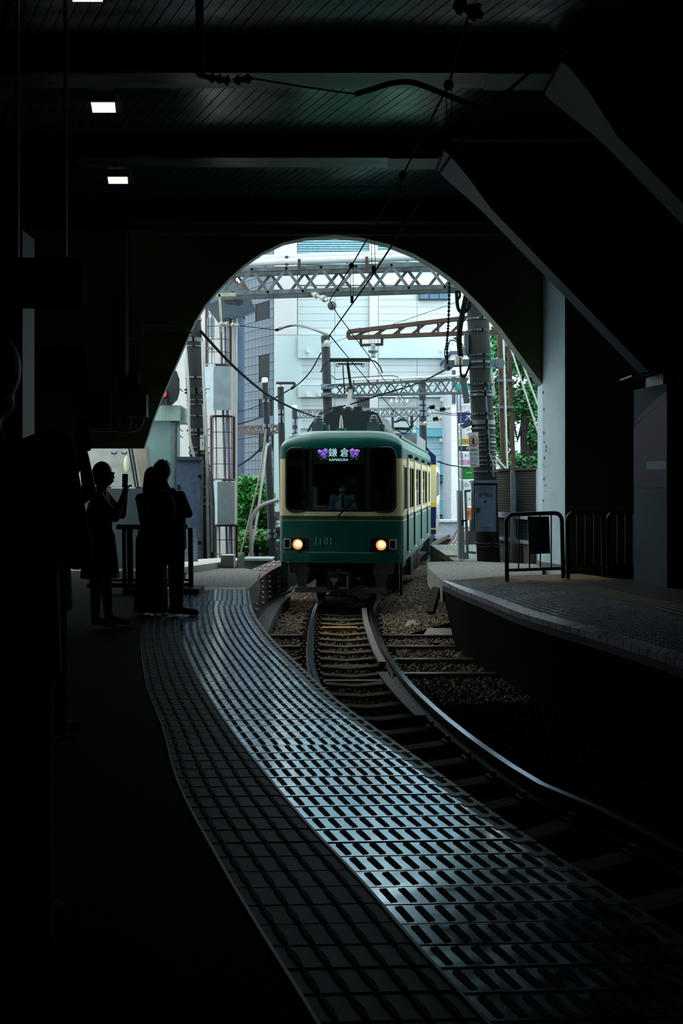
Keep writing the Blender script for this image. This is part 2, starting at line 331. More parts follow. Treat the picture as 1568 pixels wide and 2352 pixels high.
m.quad((XL, Y1, -0.004), (lT(Y1), Y1, -0.004), (P(420, 0, 15).x, 15.0, -0.004), (XL, 15.0, -0.004))
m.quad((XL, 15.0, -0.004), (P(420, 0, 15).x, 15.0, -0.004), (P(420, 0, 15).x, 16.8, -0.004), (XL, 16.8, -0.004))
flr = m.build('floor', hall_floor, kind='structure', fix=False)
flr['label'] = 'dark left platform floor'
# rows of glossy tiles with rubber grip bars, tactile rows, dull edge rows
rm = M()
for i in range(4): rm.bx(-0.0125 + i * 0.0065, -0.0125 + i * 0.0065 + 0.0046, -0.06 + (i % 2) * .002, 0.06 - (i % 2) * .002, -0.003, 0.0035)
ribmesh = None; rest = M(); k = 0; nb = 0; PITCH = 0.15
em = M()
for i in range(2): em.bx(-0.012 + i * 0.014, -0.002 + i * 0.014, -0.055, 0.055, 0, 0.004)
y = 2.55
while y < Y1 - 0.05:
    g = 0.0035; ya, yb = y + g / 2, min(y + PITCH - g / 2, Y1); dz = random.uniform(-0.0006, 0.0006); tlt = random.gauss(0.0012, 0.0004) * min(1, max(0.05, (9.5 - y) / 4.5))
    tl = 0.05                                               # the rows lie slightly aslant
    def slab(x0a, x1a, x0b, x1b, z1, z0=-0.03, y0=ya, y1=yb):
        mm = M(); q = [(x0a, y0), (x1a, y0 + tl * (x1a - x0a)), (x1b, y1 + tl * (x1b - x0b)), (x0b, y1)]
        zz = [z1 + tlt, z1 + tlt, z1 - tlt, z1 - tlt]; return mm.add([(a, b, z0) for a, b in q] + [(a, b, h) for (a, b), h in zip(q, zz)], [(0, 3, 2, 1), (4, 5, 6, 7), (0, 1, 5, 4), (1, 2, 6, 5), (2, 3, 7, 6), (3, 0, 4, 7)])
    gi = 0.1 if y < 12 else 0.07
    slab(lB(ya) + 0.012, eL(ya) - gi, lB(yb) + 0.012, eL(yb) - gi, dz).build('tile', tile_m, flr)
    slab(lT(ya), lB(ya) - 0.006, lT(yb), lB(yb) - 0.006, -0.002 + dz, y0=y + .001, y1=min(y + PITCH - .001, Y1)).build('tactile_tile', tact_m, flr)
    slab(eL(ya) - gi + 0.006, eL(ya), eL(yb) - gi + 0.006, eL(yb), dz).build('edge_tile', tile_edge, flr)
    yc = (ya + yb) / 2; w = eL(yc) - gi - lB(yc) - 0.02; nc = max(3, round(w / 0.066)); ang = math.atan2(-(lB(yc + 0.1) - lB(yc - 0.1)), 0.2)
    for j in range(nc):
        t = (j + 0.55) / nc; x = lB(yc) + 0.015 + w * t; yy = yc + tl * (x - lB(yc))
        sl = math.atan2(-((1 - t) * (lB(yc + 0.1) - lB(yc - 0.1)) + t * (eL(yc + 0.1) - eL(yc - 0.1))), 0.2)
        if y > 3.0 and nb < 290:
            if ribmesh is None: o = rm.build('grip_bar', rib_m, flr); ribmesh = o.data; o.location = (x, yy, 0); o.rotation_euler.z = sl
            else: inst(ribmesh, 'grip_bar', flr, (x, yy, 0), sl)
            nb += 1
        else:
            c, s = math.cos(sl), math.sin(sl)
            for i in range(3):
                xs = -0.0115 + i * 0.0085
                rest.add([(x + c * a - s * b, yy + s * a + c * b, h) for a, b, h in ((xs, -0.058, 0.0), (xs + 0.006, -0.058, -0.003), (xs + 0.006, 0.058, -0.003), (xs, 0.058, -0.003), (xs, -0.058, 0.0035), (xs + 0.006, -0.058, 0.0035), (xs + 0.006, 0.058, 0.0035), (xs, 0.058, 0.0035))], [(4, 5, 6, 7), (0, 1, 5, 4), (1, 2, 6, 5), (2, 3, 7, 6), (3, 0, 4, 7)])
    x = eL(yc) - gi * 0.5; c, s = math.cos(ang), math.sin(ang); yy = yc + tl * (x - lB(yc))
    for i in range(2):
        xs = -0.012 + i * 0.014
        rest.add([(x + c * a - s * b, yy + s * a + c * b, h) for a, b, h in ((xs, -0.05, 0), (xs + 0.009, -0.05, 0), (xs + 0.009, 0.05, 0), (xs, 0.05, 0), (xs, -0.05, 0.004), (xs + 0.009, -0.05, 0.004), (xs + 0.009, 0.05, 0.004), (xs, 0.05, 0.004))], [(4, 5, 6, 7), (0, 1, 5, 4), (1, 2, 6, 5), (2, 3, 7, 6), (3, 0, 4, 7)])
    y += PITCH
rest.build('far_grip_bars', rib_m, flr, kind='stuff')
for j in range(5):                                          # five rounded tactile ridges running along the platform, cut per tile
    m = M(); y = 2.55
    while y < Y1 - 0.1:
        t = (j + 0.5) / 5.2
        def rp(yy, o): return V(lT(yy) + (lB(yy) - lT(yy)) * t + o, yy, 0)
        a, b, c2 = y + 0.012, y + 0.075, y + 0.138; h = 0.018
        vs = []
        for yy, ww in ((a, 0.010), (b, h), (c2, 0.010)):
            vs += [rp(yy, -ww) + V(0, 0, -0.003), rp(yy, -ww * 0.5) + V(0, 0, 0.005), rp(yy, ww * 0.5) + V(0, 0, 0.005), rp(yy, ww) + V(0, 0, -0.003)]
        m.add(vs, [(0, 1, 5, 4), (1, 2, 6, 5), (2, 3, 7, 6), (4, 5, 9, 8), (5, 6, 10, 9), (6, 7, 11, 10), (0, 3, 2, 1), (8, 9, 10, 11)]); y += PITCH
    m.build('tactile_ridge', rib_m, flr)
m = M()
for a, b in zip(ys, ys[1:]): m.bar((lB(a) + 0.003, a, -0.002), (lB(b) + 0.003, b, -0.002), 0.012, 0.012); m.bar((lT(a) - 0.01, a, -0.002), (lT(b) - 0.01, b, -0.002), 0.012, 0.01)
m.build('tile_joint_strip', mat('joint_strip', (26, 28, 30), 0.4), flr)
# rough concrete slab at the end of the left platform, its kerb
m = M(); top = [G(420, 1353), G(571, 1353), G(592, 1332), G(597, 1312), G(560, 1305), G(445, 1305), V(P(420, 0, 16.4).x, 16.9, 0)]
m.prism([(p.x, p.y, -0.3) for p in top], (0, 0, 0.3)); struct('platform_end_left', m, conc_rough, 'rough concrete slab at the far end of the left platform')
m = M(); m.bx(P(420, 0, 14).x, P(572, 0, 14).x - 0.03, 13.75, 14.05, -0.2, 0.002); struct('trim_2', m, mat('tan_paving_band', (150, 128, 104), 0.6), 'tan paving band where the left tiles end')
m = M(); m.prism([G(415, 1318), G(470, 1310), G(520, 1302), G(545, 1300), G(545, 1294), G(500, 1294), G(415, 1300)], (0, 0, 0.1)); m.bx(P(505, 0, 17.2).x, P(535, 0, 17.2).x, 17.3, 17.6, 0, 0.22)
m.build('kerb', mat('pale_kerb_concrete', (196, 194, 186), 0.85, var=0.12), label='pale concrete kerb beside the big left pole', cat='kerb')
# right platform
eR = [G(*p) for p in [(1016, 1334), (1060, 1354), (1115, 1375), (1193, 1406), (1270, 1429), (1348, 1450), (1464, 1485), (1568, 1518), (1760, 1585)]]
iR = [G(*p) for p in [(1086, 1330), (1130, 1334), (1189, 1340), (1245, 1344), (1310, 1356), (1386, 1371), (1480, 1392), (1568, 1417), (1760, 1470)]]
oR = [G(*p) for p in [(1130, 1326), (1200, 1330), (1270, 1336), (1330, 1342), (1400, 1352), (1480, 1370), (1560, 1385), (1640, 1402), (1800, 1445)]]
seR, siR, soR = spline(eR, 12), spline(iR, 12), spline(oR, 12)
m = M(); n = len(seR)
for i in range(n - 1):
    a, b, c, d = seR[i], seR[i + 1], siR[i + 1], siR[i]
    m.quad(a + V(0, 0, -0.03), b + V(0, 0, -0.03), c + V(0, 0, -0.03), d + V(0, 0, -0.03))
    m.quad(d, c, V(XR, c.y, 0), V(XR, d.y, 0))
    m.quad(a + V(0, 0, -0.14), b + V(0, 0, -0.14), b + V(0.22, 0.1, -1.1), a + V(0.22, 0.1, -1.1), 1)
    m.quad(a + V(0, 0, -0.03), b + V(0, 0, -0.03), b + V(0, 0, -0.14), a + V(0, 0, -0.14))
m.quad(V(seR[-1].x, seR[-1].y, 0), V(XR, seR[-1].y, 0), V(XR, -4, 0), V(seR[-1].x + 2, -4, 0))
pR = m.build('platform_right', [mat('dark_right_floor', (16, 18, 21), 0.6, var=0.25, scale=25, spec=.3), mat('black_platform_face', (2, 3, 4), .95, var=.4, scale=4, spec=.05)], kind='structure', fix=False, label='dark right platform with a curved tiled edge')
tileR = mat('blue_grey_right_tile', (150, 182, 214), 0.3, var=0.3, scale=8, spec=1.0, rvar=0.08, coat=0.4, ior=2.4)
def resample(pts, n):
    d = [0]
    for a, b in zip(pts, pts[1:]): d.append(d[-1] + (b - a).length)
    out = []; k = 0
    for i in range(n + 1):
        t = d[-1] * i / n
        while k < len(d) - 2 and d[k + 1] < t: k += 1
        out.append(pts[k].lerp(pts[k + 1], (t - d[k]) / max(1e-6, d[k + 1] - d[k])))
    return out
NR = 56; A, B, C = resample(seR, NR), resample(siR, NR), resample(soR, NR)
ribs = M(); tacts = M()
for i in range(NR):
    a, b, c, d = A[i], A[i + 1], B[i + 1], B[i]; q = 0.005 / max(0.05, (b - a).length)
    ft = 0.12
    def bl(u, v): return a.lerp(b, u).lerp(d.lerp(c, u), v)
    mm = M(); mm.prism([bl(q, ft) + V(0, 0, -0.03), bl(1 - q, ft) + V(0, 0, -0.03), bl(1 - q, 1) + V(0, 0, -0.03), bl(q, 1) + V(0, 0, -0.03)], (0, 0, 0.03 + random.uniform(-0.001, 0.001))); mm.build('tile', tileR, pR)
    mm = M(); mm.prism([bl(q, -0.01) + V(0, 0, -0.06), bl(1 - q, -0.01) + V(0, 0, -0.06), bl(1 - q, ft - 0.01) + V(0, 0, -0.06), bl(q, ft - 0.01) + V(0, 0, -0.06)], (0, 0, 0.062)); mm.build('edge_tile', mat('pinkish_edge_tile', (136, 128, 146), 0.32, var=0.2, rvar=0.1, ior=1.9), pR)
    for j in range(12):
        v0 = ft + (1 - ft) * (j + 0.3) / 12; v1 = v0 + (1 - ft) * 0.5 / 12
        for s in (0.0, 0.5):
            vs = [bl(s, v0), bl(s + 0.5, v0), bl(s + 0.5, v1), bl(s, v1)]; ribs.prism([p + V(0, 0, 0.001) for p in vs], (0, 0, 0.003))
            vs = [bl(s, v1), bl(s + 0.14, v1), bl(s + 0.14, v1 + (1 - ft) * .5 / 12), bl(s, v1 + (1 - ft) * .5 / 12)]; ribs.prism([p + V(0, 0, 0.001) for p in vs], (0, 0, 0.002))
ribs.build('grip_bars_right', rib_m, pR, kind='stuff')
for i in range(NR):
    a, b, c, d = B[i], B[i + 1], C[i + 1], C[i]
    for s in range(4):
        u0 = s / 4 + 0.05
        for v in (0.15, 0.38, 0.6, 0.82):
            p0 = a.lerp(b, u0).lerp(d.lerp(c, u0), v); p1 = a.lerp(b, u0 + 0.16).lerp(d.lerp(c, u0 + 0.16), v); tacts.bar(p0 + V(0, 0, 0.004), p1 + V(0, 0, 0.004), 0.03, 0.008)
tacts.build('tactile_bumps', mat('worn_tactile_yellow', (96, 88, 70), 0.5), pR, kind='stuff')
m = M(); rr = [G(*p) for p in [(980, 1290), (983, 1304), (998, 1318), (1016, 1334), (1086, 1330), (1130, 1334), (1190, 1335), (1245, 1325), (1245, 1296), (1080, 1288)]]
m.prism([(p.x, p.y, -0.32) for p in rr], (0, 0, 0.315)); struct('platform_end_right', m, conc_rough, 'rough concrete slab at the far end of the right platform')
m = M(); m.prism([G(1060, 1331) + V(0, 0, -.1), G(1160, 1322) + V(0, 0, -.1), G(1330, 1318) + V(0, 0, -.1), G(1420, 1330) + V(0, 0, -.1), G(1300, 1338) + V(0, 0, -.1), G(1180, 1340) + V(0, 0, -.1), G(1090, 1332) + V(0, 0, -.1)], (0, 0, 0.102)); struct('trim_3', m, mat('tan_paving_right', (92, 76, 58), 0.7, spec=.1), 'tan paving band behind the right tiles')
m = M()
for p in resample(seR, 16)[1:]:
    m.bx(p.x + 0.3, p.x + 0.5, p.y + 0.2, p.y + 0.4, -1.1, -0.1)
m.build('platform_posts', mat('platform_leg_concrete', (60, 62, 62), 0.85), pR, kind='stuff')
m = M(); m.bx(-9, -2.52, 16.95, 26, -1.12, -.32); struct('embankment_left', m, conc_rough, 'rough concrete base under the left hut and pole')
m = M(); m.bx(2.3, 9, 18.95, 26, -1.12, -.12); struct('embankment_right', m, conc_rough, 'rough concrete base under the right pole and fence')
# ================================================================ TRACK
cxp = [(1.9, 5.6), (1.40, 7.0), (1.04, 7.74), (0.71, 9.04), (0.45, 10.43), (0.236, 12.06), (0.10, 13.93), (0.04, 16.0), (0.02, 18.0), (0.10, 20.0), (0.62, 24.6), (1.5, 30.0), (2.75, 38.0), (4.3, 46.0), (7.0, 58.0)]
tc = spline([V(x, y, 0) for x, y in cxp], 6); tX = curveX([V(x, y, 0) for x, y in cxp])
def tdir(y): return V(tX(y + 0.2) - tX(y - 0.2), 0.4, 0).normalized()
def trk(y, o, z):
    d = tdir(y); return V(tX(y), y, z) + V(d.y, -d.x, 0) * o
RZ = -0.9
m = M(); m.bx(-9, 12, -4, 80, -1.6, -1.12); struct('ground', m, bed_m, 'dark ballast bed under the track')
def railmesh(o, y0=5.4, y1=56):
    prof = [(-0.033, 0), (-0.03, 0.004), (0.03, 0.004), (0.033, 0), (0.033, -0.03), (0.009, -0.04), (0.009, -0.11), (0.055, -0.125), (0.055, -0.14), (-0.055, -0.14), (-0.055, -0.125), (-0.009, -0.11), (-0.009, -0.04), (-0.033, -0.03)]
    m = M(); n = 90; k = len(prof); vs = []; fs = []
    for i in range(n + 1):
        y = y0 + (y1 - y0) * i / n
        for a, h in prof: vs.append(trk(y, o + a, RZ + h))
    for i in range(n):
        for j in range(k): fs.append((i * k + j, i * k + (j + 1) % k, (i + 1) * k + (j + 1) % k, (i + 1) * k + j))
    m.add(vs, fs); m.m = [0 if q % k in (0, 1, 2) else 1 for q in range(len(fs))]; return m
for s, w in ((-1, 'left'), (1, 'right')):
    railmesh(s * 0.535).build('rail', [rail_m, rust_d], label=f'polished steel running rail on the {w} side of the curved track', cat='rail', smooth=True)
m = M()
for i in range(24):
    a, b = 13.2 + 5.8 * i / 24, 13.2 + 5.8 * (i + 1) / 24; m.bar(trk(a, 0.40, RZ - 0.02), trk(b, 0.40, RZ - 0.02), 0.09, 0.05)
m.build('guard_rail', mat('dull_guard_rail', (104, 96, 90), 0.6, var=0.2), label='dull guard rail just inside the right running rail', cat='guard rail')
m = M()
for i in range(10):
    a, b = 10.2 + 2.4 * i / 10, 10.2 + 2.4 * (i + 1) / 10; m.bar(trk(a, 0.33, RZ - 0.03), trk(b, 0.33, RZ - 0.03), 0.12, 0.03)
m.build('guard_timber', mat('black_timber', (26, 24, 24), 0.7, var=0.4, scale=12), label='dark guard plank inside the right rail in the shade', cat='plank')
sm = M(); prof = [(-0.72, -0.085), (-0.46, -0.085), (-0.3, -0.095), (0, -0.12), (0.3, -0.095), (0.46, -0.085), (0.72, -0.085)]
for (x0, z0), (x1, z1) in zip(prof, prof[1:]):
    sm.add([(x0, -0.1, -0.3), (x1, -0.1, -0.3), (x1, 0.1, -0.3), (x0, 0.1, -0.3), (x0, -0.085, z0), (x1, -0.085, z1), (x1, 0.085, z1), (x0, 0.085, z0)], [(0, 3, 2, 1), (4, 5, 6, 7), (0, 1, 5, 4), (1, 2, 6, 5), (2, 3, 7, 6), (3, 0, 4, 7)])
fm = M()
FMS = [M().bx(sx - 0.14, sx + 0.14, -0.07, 0.07, -0.09, -0.065) for sx in (-0.535, 0.535)]
fm2 = M()
FM2 = [M().bx(sx + e - 0.02, sx + e + 0.02, -0.03, 0.03, -0.08, -0.02) for sx in (-0.535, 0.535) for e in (-0.095, 0.095)]
ORD = 'first second third fourth fifth sixth seventh eighth ninth tenth eleventh twelfth thirteenth fourteenth fifteenth sixteenth seventeenth eighteenth nineteenth twentieth twenty-first twenty-second twenty-third twenty-fourth'.split()
sl0 = None; y = 6.0; nsl = 0
while y < 19.4:
    d = tdir(y); rz = math.atan2(-d.x, d.y); pos = V(tX(y), y, RZ - 0.06)
    lab = 'concrete sleeper with a dipped middle, first along the track from the camera end'
    if sl0 is None:
        sl0 = thing('sleeper', lab, 'sleeper', (0, 0, 0), 'concrete sleepers of the curved track'); sm.build('sleeper_block', sleeper_m, sl0); [q.build('base_plate', rust_d, sl0) for q in FMS]; [q.build('rail_clip', rust_d, sl0) for q in FM2]
        sl0.location = pos; sl0.rotation_euler.z = rz
    else:
        nsl += 1; o = copy_tree(sl0, pos, 'concrete sleeper with a dipped middle, %s along the track from the camera end' % ORD[nsl]); o.rotation_euler.z = rz
    y += 0.6
# longer cross timbers / drains reaching under both platforms
for i, (yy, xa, xb, w) in enumerate(((16.15, -1.75, 2.15, 'nearest the train'), (15.05, -1.6, 2.3, 'second from the train'), (13.95, -1.45, 2.4, 'third from the train'), (12.9, -1.2, 2.6, 'nearest the camera'))):
    m = M(); m.bar((xa, yy, RZ - 0.11), (-0.62, yy, RZ - 0.11), 0.1, 0.06); m.bar((0.66, yy, RZ - 0.11), (xb, yy, RZ - 0.11), 0.1, 0.06); m.bar((-0.62, yy, RZ - 0.2), (0.66, yy, RZ - 0.2), 0.1, 0.05)
    m.build('cross_duct', mat('dark_cable_duct', (70, 72, 72), 0.35, metal=0.4), label=f'dark metal cable duct lying across the ballast, {w}', cat='cable duct')
m = M(); p = trk(16.6, -0.05, RZ - 0.05); m.bar(p + V(-0.3, 0, 0), p + V(0.28, 0, 0), 0.12, 0.06); m.build('sleeper_marker', mat('orange_paint', (206, 146, 92), 0.6, var=0.5, scale=14), label='orange painted short plate between the rails before the train', cat='plate')
for (px, py, w, lab) in ((960, 1437, 0.5, 'grey cover plate on the ballast beside the right platform'), (1010, 1456, 0.55, 'sloping grey cover slab under the right platform edge')):
    p = G(px, py, RZ - 0.08); m = M(); m.add([p + V(-w / 2, -.1, 0), p + V(w / 2, -.1, 0), p + V(w / 2, .25, .06), p + V(-w / 2 + .1, .25, .06), p + V(-w / 2, -.1, -.1), p + V(w / 2, -.1, -.1), p + V(w / 2, .25, -.1), p + V(-w / 2, .25, -.1)], [(0, 1, 2, 3), (4, 7, 6, 5), (0, 4, 5, 1), (1, 5, 6, 2), (2, 6, 7, 3), (3, 7, 4, 0)])
    m.build('cover_plate', mat('cover_grey', (128, 124, 116), 0.7), label=lab, cat='plate')
# ballast: loose stones
bl = M(); octf = [(0, 2, 4), (2, 1, 4), (1, 3, 4), (3, 0, 4), (2, 0, 5), (1, 2, 5), (3, 1, 5), (0, 3, 5)]
def stone(p, r):
    a = random.uniform(0, 6.28); c, s = math.cos(a) * r, math.sin(a) * r; h = r * random.uniform(0.5, 0.9); tx, ty = random.uniform(-.4, .4) * r, random.uniform(-.4, .4) * r
    bl.add([(p.x + c, p.y + s, p.z), (p.x - c * .9, p.y - s, p.z), (p.x - s * .8, p.y + c * .8, p.z), (p.x + s, p.y - c * .7, p.z), (p.x + tx, p.y + ty, p.z + h), (p.x, p.y, p.z - h)], octf)
for i in range(52000):
    y = 11.2 + 21 * (random.random() ** 1.3); o = random.uniform(-1.75, 2.1)
    p = trk(y, o, 0); hgt = -1.12 + (0.07 if abs(o) > 0.72 else 0.0)
    if o > 0.9 and y > 16.5: hgt += min(0.35, (o - 0.9) * 0.28)
    p.z = hgt + random.uniform(-0.03, 0.02); stone(p, random.uniform(0.016, 0.04))
bl_far = bl; bl = M()
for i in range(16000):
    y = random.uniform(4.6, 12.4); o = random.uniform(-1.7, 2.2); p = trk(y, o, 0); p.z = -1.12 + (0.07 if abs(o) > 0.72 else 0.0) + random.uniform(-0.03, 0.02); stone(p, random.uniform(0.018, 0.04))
q = bl.build('shade_dark_gravel', mat('shade_dark_stone', (17, 16, 15), .95, var=.4, scale=9, spec=.05), label='ballast stones between the two platforms, coloured dark for the shade', kind='stuff', fix=False); q['category'] = 'gravel'  # same ballast, stone colour darkened to stand in for the hall's shade
bl = bl_far
b = bl.build('ballast_gravel', ballast_m, label='brown grey ballast stones around the rails', kind='stuff', fix=False); b['category'] = 'gravel'
m = M()
for i in range(30):
    a, b2 = 16.5 + i * 0.6, 16.5 + (i + 1) * 0.6
    m.quad(trk(a, 0.8, -1.1), trk(b2, 0.8, -1.1), trk(b2, 2.3, -0.68), trk(a, 2.3, -0.68))
m.build('ballast_bank', ballast_m, kind='structure', fix=False, label='bank of ballast right of the track')
# ================================================================ TRAIN
green = mat('train_green', (4, 88, 80), 0.28, var=0.1, scale=3, spec=0.6)
cream = mat('train_cream', (232, 214, 160), 0.35, var=0.08, scale=6, stretch=(6, 6, 0.6))
gold = mat('gold_line', (150, 120, 62), 0.4, var=0.1)
navy = mat('train_navy', (26, 34, 80), 0.3, var=0.1)
undr = mat('under_black', (16, 17, 19), 0.7, var=0.3)
ugrey = mat('under_grey', (96, 104, 108), 0.6, var=0.2)
gask = mat('window_rubber', (8, 10, 12), 0.5, var=0)
cabm = mat('cab_interior', (120, 140, 142), 0.8, var=0.2)
wglass = glass('windscreen_glass', (225, 240, 242), 3.5)
sglass = glass('side_glass', (150, 164, 166), 1.5)
TR = thing('tram_train', 'green and cream train with lit headlights coming towards the arch', 'train', (-0.025, 19.2, -0.9), rz=-math.radians(8))
TI = (Matrix.Translation(TR.location) @ Matrix.Rotation(TR.rotation_euler.z, 4, 'Z')).inverted()
def tl(px, py, Y): return TI @ P(px, py, Y)
HW = 1.2
def ztop(x): return 3.03 + 0.36 * max(0.0, 1 - abs(x / HW) ** 5) ** 0.45
def yb(x):
    a = abs(x); y = 0.0 if a < 0.57 else 0.09 * (a - 0.57) / 0.63
    if a > 1.1: y += 0.06 * (1 - math.sqrt(max(0, 1 - ((a - 1.1) / 0.1) ** 2)))
    return y
def fr(x, z):
    zt = ztop(x); zr = min(3.07, zt - 0.05); t = max(0.0, (z - zr) / (zt - zr)); t = min(t, 1.0)
    return V(x, yb(x) + 0.32 * (1 - math.sqrt(max(0, 1 - t * t))), z)
xs = sorted(set([round(v, 3) for v in [-1.2, -1.194, -1.18, -1.15, -1.1, -1.06, -0.96, -0.86, -0.76, -0.66, -0.57, -0.3, 0, 0.3, 0.57, 0.66, 0.76, 0.86, 0.96, 1.06, 1.1, 1.15, 1.18, 1.194, 1.2]]))
zl = [0.84, 1.0, 1.04, 1.065, 1.325, 1.5, 1.64, 1.665, 1.74, 1.82, 2.2, 2.6, 2.84, 2.98]
m = M()
for xa, xb in zip(xs, xs[1:]):
    def col(x):
        zt = ztop(x); z = [q for q in zl]; zr = min(3.07, zt - 0.05); z += [3.0 + (zr - 3.0) * 0.5 if zr > 3.0 else zr - 0.001, zr] + [zr + (zt - zr) * q for q in (0.25, 0.5, 0.7, 0.85, 0.95, 1.0)]
        return z
    ca, cb = col(xa), col(xb)
    for i in range(len(ca) - 1):
        zm = (ca[i] + ca[i + 1] + cb[i] + cb[i + 1]) / 4; xm = (xa + xb) / 2
        if abs(xm) < 1.06 and 1.82 < zm < 3.04: continue
        mi = 0
        if 1.74 < zm < 2.84: mi = 1
        if 1.64 < zm < 1.665: mi = 2
        m.add([fr(xa, ca[i]), fr(xb, cb[i]), fr(xb, cb[i + 1]), fr(xa, ca[i + 1])], [(0, 1, 2, 3)], mi)
for sx in (-1, 1):                                          # rounded window corners
    for z0, z1, mi in ((1.82, 1, 1), (3.035, -1, 0)):
        c = V(sx * 0.92, 0, z0 + z1 * 0.14); k = fr(sx * 1.06, z0)
        arc = [fr(c.x + sx * 0.14 * math.cos(a), c.z - z1 * 0.14 * math.sin(a)) for a in [math.pi / 2 * i / 6 for i in range(7)]]
        for a, b in zip(arc, arc[1:]): m.add([k, a, b], [(0, 1, 2)], mi)
m.build('front_panel', [green, cream, gold], TR, smooth=True)
ring = []
for sx, sz, a0 in ((1, 1, 0), (-1, 1, 90), (-1, -1, 180), (1, -1, 270)):
    for i in range(6):
        a = math.radians(a0 + 18 * i); x = sx * 0.92 + 0.14 * math.cos(a); z = (2.9 if sz > 0 else 1.96) + 0.14 * math.sin(a)
        if sz > 0: z += 0.035 * (1 - (x / 1.06) ** 2)
        ring.append(fr(x, z) + V(0, -0.012, 0))
M().tube(ring, 0.024, 6, closed=True).build('windscreen_gasket', gask, TR)
for xa, xb in ((-1.06, -0.6), (-0.55, 0.5), (0.56, 1.06)):
    g = M(); g.add([fr(xa, 1.82) + V(0, .015, 0), fr(xb, 1.82) + V(0, .015, 0), fr(xb, 3.04) + V(0, .015, 0), fr(xa, 3.04) + V(0, .015, 0)], [(0, 1, 2, 3)]); g.build('windscreen', wglass, TR)
for xa, xb in ((-0.61, -0.54), (0.49, 0.57)): M().bx(xa, xb, yb(xa) - 0.004, yb(xa) + 0.05, 1.82, 3.06).build('mullion', gask, TR)
# body sides, roof
CL = 10.5
def side(sx):
    wins = [(0.22, 0.98), (1.42, 3.0), (3.42, 5.45), (5.95, 8.2), (8.65, 9.7)] if sx > 0 else [(0.5, 2.6), (3.2, 5.6), (6.2, 8.6)]
    m = M(); yy = [0.16]
    for a, b in wins: yy += [a, b]
    yy.append(CL)
    for i, (a, b) in enumerate(zip(yy, yy[1:])):
        for z0, z1 in zip([0.84, 1.64, 1.665, 1.74, 1.82, 2.72, 2.84], [1.64, 1.665, 1.74, 1.82, 2.72, 2.84, 3.04]):
            if i % 2 == 1 and z0 == 1.82: continue
            mi = 1 if 1.73 < z0 < 2.8 else 2 if z0 == 1.64 else 0
            m.quad((sx * HW, a, z0), (sx * HW, b, z0), (sx * HW, b, z1), (sx * HW, a, z1), mi)
    m.build('side_panel', [mat('toned_side_green', (10, 74, 66), .55, var=.2, scale=4, stretch=(1, 3, .3), spec=.2), mat('toned_side_cream', (206, 190, 142), .55, var=.1, spec=.2), gold], TR)  # side copies of the body paint, darkened and dulled to tame reflected sky
    for a, b in wins:
        w = M(); x = sx * (HW - 0.02)
        for p, q, r, s in ((a, b, 1.82, 1.86), (a, b, 2.68, 2.72), (a, a + 0.04, 1.82, 2.72), (b - 0.04, b, 1.82, 2.72)): w.bx(min(x, x + sx * .03), max(x, x + sx * .03), p, q, r, s)
        w.bx(min(x, x + sx * .02), max(x, x + sx * .02), (a + b) / 2 - 0.015, (a + b) / 2 + 0.015, 1.86, 2.68)
        f_ = w.build('side_window', mat('side_window_frame', (60, 66, 70), 0.4, metal=0.5), TR)
        g = M(); g.bx(min(x, x + sx * .006), max(x, x + sx * .006), a + 0.03, b - 0.03, 1.85, 2.69); g.build('pane', sglass, f_)
side(1); side(-1)
for y in (1.2, 3.2, 5.7, 8.42):
    m = M(); m.bx(HW, HW + 0.035, y - 0.13, y + 0.13, 1.74, 2.86); m.build('pilaster', cream, TR)
    m = M(); m.bx(HW, HW + 0.035, y - 0.06, y + 0.06, 1.0, 1.74); r = m.build('door_post', mat('train_green_deep', (6, 62, 46), 0.4), TR)
    m = M(); m.bx(HW, HW + 0.045, y - 0.1, y + 0.1, 0.96, 1.0); m.build('guide_foot', white_pt, r)
    m = M(); m.ball((HW + 0.05, y + 0.25, 2.92), (0.05, 0.06, 0.05), 8, 6); m.build('side_lamp', gask, TR)
m = M(); xr = [-1.2, -1.194, -1.17, -1.1, -0.96, -0.76, -0.4, 0, 0.4, 0.76, 0.96, 1.1, 1.17, 1.194, 1.2]; yr = [0.32 + (CL - 0.32) * i / 6 for i in range(7)]
for a, b in zip(xr, xr[1:]):
    for c, d in zip(yr, yr[1:]):
        ya, yb_ = (c + yb(a), c + yb(b)) if c == yr[0] else (c, c)
        m.quad((a, ya, ztop(a)), (b, yb_, ztop(b)), (b, d, ztop(b)), (a, d, ztop(a)))
m.build('roof', mat('roof_green', (40, 122, 98), 0.4, var=0.25, scale=2, stretch=(1, .4, 1)), TR, smooth=True)
M().tube([V(HW * 0.93, 0.5, ztop(1.1) + 0.02), V(HW * 0.93, CL, ztop(1.1) + 0.02)], 0.025, 6).build('rain_gutter', green, TR)
m = M(); m.bx(-1.17, 1.17, 0.2, CL, 0.86, 0.92); m.bx(-1.15, 1.15, CL - 0.05, CL, 0.9, 3.1); m.bx(-1.15, 1.15, 2.6, 2.65, 0.9, 3.2); m.bx(-1.12, 1.12, 0.25, 0.6, 0.9, 1.84); m.build('cab_shell', cabm, TR)
for q in ((0.55, 1.0, 0.22, 0.5, 1.84, 2.0), (-0.62, -0.5, 0.3, 0.45, 1.84, 2.3), (0.62, 0.72, 0.3, 0.36, 1.98, 2.2)): M().bx(*q).build('cab_console', mat('cab_console', (110, 140, 146), 0.6), TR)
for a, b in ((-0.95, -0.85), (-0.3, -0.2), (0.25, 0.31), (0.6, 0.66)): M().bx(a, b, 2.5, 2.58, 1.9, 2.9).build('cab_pillar', mat('cab_pillar_paint', (66, 84, 88), 0.6), TR)
